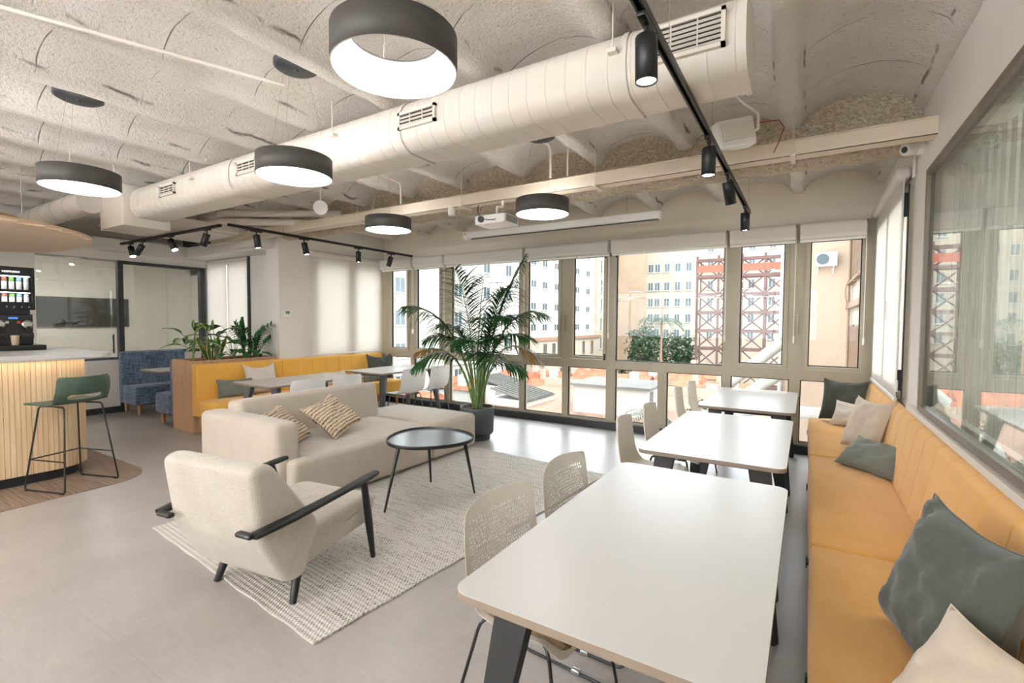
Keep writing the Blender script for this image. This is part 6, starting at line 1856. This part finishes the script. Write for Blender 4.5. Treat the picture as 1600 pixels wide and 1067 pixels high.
# near blush wall with the air conditioner
nw = thing('gable_wall', 'tall blush rendered wall just outside the rightmost casement', 'building', (0, 0, 0))
MB().box(-0.95, 1.6, 26, 30, -13, 8).build('wall', M['ext_near'], nw)
MB().tube([(-1.05, 25.9, -13), (-1.05, 25.9, 8)], 0.10, 10).build('downpipe', M['ext_white'], nw)
au = thing('air_conditioner', 'white outdoor air conditioner unit mounted high on the blush wall', 'air conditioner', (0.62, 25.86, 4.1))
MB().rbox(-0.42, 0.42, -0.28, 0.0, 0.0, 0.62, 0.02, 2).build('casing', M['white'], au)
b = MB()
for r in (0.05, 0.11, 0.17, 0.22, 0.25): b.tube([(-0.12 + r * math.cos(a * PI / 12), -0.285, 0.31 + r * math.sin(a * PI / 12)) for a in range(24)], 0.006, 5, closed=True)
b.build('fan_guard', M['lamp_grey'], au)
b = MB(); b.cyl((-0.12, -0.279, 0.31), (-0.12, -0.283, 0.31), 0.24); b.build('fan_recess', M['ext_glass'], au)
b = MB()
for x in (-0.3, 0.3): b.box(x - 0.02, x + 0.02, -0.3, 0.14, -0.05, 0.0); b.box(x - 0.02, x + 0.02, 0.1, 0.14, -0.3, 0.0)
b.build('bracket', M['white_metal'], au)
sw = thing('courtyard_wing', 'old wing with large metal framed windows at the right edge outside', 'building', (0, 0, 0))
MB().box(1.6, 6, 9, 26, -13, 8).build('wall', M['ext_cream'], sw)
place_windows(sw, [(1.57, y, z) for z in (0.2, 4.6) for y in (12.5, 15.5, 18.5, 21.5, 24.3)], 2.3, 2.6, 3, False, -PI / 2, M['ext_brown'])
for z in (-1.3, 2.3, 6.6): MB().box(1.42, 1.6, 9, 26, z - 0.12, z + 0.12).build('cornice', M['ext_brown'], sw)
b = MB(); b.tube([(1.5, 25.2, -6), (1.46, 25.2, 10)], 0.05, 6); b.tube(bez((1.5, 25.2, 3.5), (1.2, 25.0, 3.0), (1.45, 24.8, 2.2)), 0.025, 5); b.build('cabling', M['ext_brown'], sw)
# big insulated ducts
for pts, r, lab in (([(-3.4, 25.0, -1.6), (-0.9, 24.6, 0.75)], 0.26, 'upper thick slanting insulated duct outside, under the steel tower'),
                    ([(-3.0, 24.2, -2.3), (-0.9, 24.0, -0.6)], 0.26, 'lower slanting insulated duct outside, under the steel tower')):
    tag(MB().tube(pts, r, 16).build('outdoor_duct', M['duct_grey']), lab, 'duct')
tag(MB().tube(fillet([(-2.55, 15.5, -5.0), (-2.55, 15.5, -1.35), (-1.2, 15.9, -1.0), (0.5, 16.2, -1.05)], 0.35, 6), 0.18, 16).build('outdoor_duct', M['duct_grey']), 'upright white duct with an elbow outside behind the far table', 'duct')
# low roofs in the courtyard
tr = thing('roof_terrace', 'terracotta paved roof terrace with a low wall below the windows', 'terrace', (0, 0, 0))
MB().box(-24, -1.5, 20, 46, -5.6, -5.2).build('paving', M['terrace'], tr)
MB().box(-24, -1.5, 45.8, 46, -5.2, -4.4).build('parapet', M['ext_cream'], tr)
MB().box(-24, -1.5, 20, 46, -13, -5.6).build('base', M['ext_cream'], tr)
b = MB()
for i in range(60): b.box(-8.0 + i * 0.11, -7.98 + i * 0.11, 27.0, 27.02, -5.2, -4.3)
b.box(-8.0, -1.5, 27.0, 27.03, -4.32, -4.28); b.build('railing', M['darkgrey'], tr)
hu = thing('rooftop_shed', 'white rooftop shed with a flat grey roof', 'shed', (-12.0, 35.5, -5.2))
MB().box(-3.0, 2.6, -2.2, 2.4, 0, 2.0).build('wall', M['ext_white'], hu)
MB().box(-3.3, 2.9, -2.5, 2.7, 2.0, 2.18).build('roof', M['ext_grey'], hu)
MB().box(2.6, 2.64, -1.5, -0.7, 0, 1.8).build('doorway', M['ext_glass'], hu)
for i, (x, y, w2, d2, lab) in enumerate([(-20.5, 35, 3.6, 5, 'slatted glass roof light left of the white shed'), (-26.8, 41, 3.0, 4.5, 'long glazed roof light far left below the windows')]):
    t = thing('skylight', lab, 'skylight', (x, y, -5.2))
    Mx = Matrix.Rotation(math.radians(12), 4, 'Y')
    b = MB()
    for k in range(9): b.box(-w2 / 2, w2 / 2, -d2 / 2 + k * d2 / 9, -d2 / 2 + k * d2 / 9 + 0.1, 0.9, 1.05, 0, Mx)
    b.build('glazing_bar', M['ext_grey'], t)
    MB().box(-w2 / 2, w2 / 2, -d2 / 2, d2 / 2, 0.86, 0.9, 0, Mx).build('glazing', M['ext_glass'], t)
    MB().box(-w2 / 2, w2 / 2, -d2 / 2, d2 / 2, 0.0, 0.5).build('upstand', M['ext_white'], t)
rnd = random.Random(11)
spots_r = [(-31, 52), (-25.4, 50), (-19.8, 52), (-14.2, 50), (-8.6, 52), (-3.0, 50), (-30, 60), (-24.4, 61), (-18.8, 60), (-13.2, 61), (-7.6, 60), (-27, 69), (-19, 69), (-12, 69), (-33, 44), (-28.5, 31)]
nm = ['first', 'second', 'third', 'fourth', 'fifth', 'sixth', 'seventh', 'eighth']
for i, (x, y) in enumerate(spots_r):
    w2, d2, hh = 3.9 + rnd.random() * 0.8, 4.6 + rnd.random() * 1.2, rnd.random() * 0.7
    t = thing('low_house', 'low courtyard house with a terracotta roof beyond the roof terrace', 'house', (x, y, -6.4 + hh), 0, 'terracotta roofs in the courtyard')
    b = MB(); b.box(-w2 / 2, w2 / 2, -d2 / 2, d2 / 2, -7, 0); b.build('wall', M['ext_white'], t)
    b = MB(); e = 0.3; rh = 0.9 + rnd.random() * 0.5
    b.add([(-w2 / 2 - e, -d2 / 2 - e, 0), (w2 / 2 + e, -d2 / 2 - e, 0), (w2 / 2 + e, d2 / 2 + e, 0), (-w2 / 2 - e, d2 / 2 + e, 0), (-w2 / 2 - e, 0, rh), (w2 / 2 + e, 0, rh)],
          [(0, 1, 5, 4), (2, 3, 4, 5), (0, 4, 3), (1, 2, 5), (0, 3, 2, 1)]); b.build('roof', M['terracotta'], t)
    if i % 2 == 0:
        MB().box(-0.5 + w2 / 6, 0.5 + w2 / 6, -d2 / 2 + 0.6, -d2 / 2 + 1.3, 0.3, 1.5).build('roof_unit', M['ext_shutter'], t)
    if i % 3 == 1:
        MB().box(-w2 / 4 - 0.25, -w2 / 4 + 0.25, -0.2, 0.3, 0.5, 2.2).build('chimney', M['ext_cream'], t)
# outside trees
def outdoor_tree(x, y, z0, crown, hc, lab, seed, n=1400, ls=0.5):
    n = int(n * 1.3)
    r = random.Random(seed); t = thing('courtyard_tree', lab, 'tree', (x, y, z0))
    l = MB()
    for i in range(n):
        v = Vector((r.gauss(0, 1), r.gauss(0, 1), r.gauss(0, 1))).normalized() * (0.55 + 0.5 * r.random() ** 0.5)
        lump = 1 + 0.75 * mnoise.noise(v * 1.7 + Vector((seed, 0, 0))) + 0.3 * mnoise.noise(v * 4.0 + Vector((0, seed, 0)))
        c = Vector((v.x * crown * lump, v.y * crown * lump, hc + v.z * crown * 1.1 * lump))
        a = Vector((r.gauss(0, 1), r.gauss(0, 1), r.gauss(0, 1))).normalized(); b_ = a.cross(Vector((r.gauss(0, 1), r.gauss(0, 1), r.gauss(0, 1)))).normalized()
        l.add([c - a * ls * .5, c + b_ * ls * .3, c + a * ls * .5, c - b_ * ls * .3], [(0, 1, 2, 3)])
    l.build('crown', M['tree'], t)
    MB().tube([(0, 0, 0), (0.1, 0, hc)], [0.25, 0.15], 8).build('trunk', M['ext_brown'], t)
outdoor_tree(-24.8, 86, -13, 3.1, 10.0, 'dense green courtyard tree before the pale building', 1, 1900, 0.55)
outdoor_tree(-19.0, 87, -13, 2.5, 9.6, 'rounder green courtyard tree next to the steel tower', 2, 1500, 0.5)
outdoor_tree(-27.5, 94, -13, 2.6, 8.6, 'low green tree at the foot of the tan gable wall', 3, 900, 0.5)
t = thing('courtyard_hedge', 'clipped green hedge along the foot of the far facades', 'hedge', (-34.2, 84, -13))
b = MB(); rr = random.Random(4)
for i in range(1600):
    c = Vector((rr.random() * 5.5, rr.random() * 8 - 4, 5.0 + rr.random() * 1.8)); a = Vector((rr.gauss(0, 1), rr.gauss(0, 1), rr.gauss(0, 1))).normalized() * 0.3; b_ = a.cross(Vector((rr.gauss(0, 1), rr.gauss(0, 1), 1))).normalized() * 0.2
    b.add([c - a, c + b_, c + a, c - b_], [(0, 1, 2, 3)])
b.build('foliage', M['tree'], t); MB().box(0.2, 5.3, -3.8, 3.8, 0, 5.4).build('base', M['ext_cream'], t)
def small_palm(x, y, z0, hh, lab, sc, pot=False, seed=1):
    r = random.Random(seed); t = thing('outdoor_palm', lab, 'plant', (x, y, z0)); l = MB()
    MB().tube([(0, 0, 0), (0, 0, hh)], [0.10 * sc, 0.08 * sc], 8).build('trunk', M['ext_brown'], t)
    for k in range(18):
        a = k * 2.4; el = 0.2 + 0.9 * r.random(); d = Vector((math.cos(a), math.sin(a), el)).normalized()
        p = Vector((0, 0, hh)); dd = d.copy()
        for i in range(9):
            dd = (dd + Vector((0, 0, -0.16))).normalized(); p = p + dd * 0.14 * sc * 1.6
            sd = dd.cross(Vector((0, 0, 1))).normalized()
            for s in (-1, 1): leaf(l, p, sd * s + dd * 0.7, 0.5 * sc, 0.11 * sc, 0.6, 0, 'lance', 3)
    l.build('crown', M['tree'], t)
    if pot: MB().lathe([(0, 0), (0.35 * sc, 0), (0.5 * sc, 0.5 * sc), (0.45 * sc, 0.5 * sc), (0, 0.45 * sc)], 0, 0, 20).build('pot', M['terracotta'], t)
small_palm(-8.3, 30.5, -5.2, 0.8, 'palm in a terracotta pot on the roof terrace beside the shed', 0.85, True, 1)
small_palm(-12.3, 29.0, -5.2, 0.4, 'low bushy palm in front of the white shed', 0.7, True, 2)
small_palm(-18.9, 74, -13, 14.9, 'tall fan palm rising above the courtyard trees', 1.7, False, 3)
outdoor_tree(-4.6, 25.5, -5.2, 0.9, 0.9, 'green shrub by the terrace railing', 7, 500, 0.2)
outdoor_tree(-6.2, 34.0, -5.2, 0.7, 0.7, 'small shrub beside the shed doorway', 8, 300, 0.2)

# shared library check: nothing may stay unlabelled
for o in bpy.data.objects:
    if o.parent is None and o.type in ('MESH', 'EMPTY') and 'kind' in o and 'category' in o and o['kind'] == 'structure':
        del o['category']
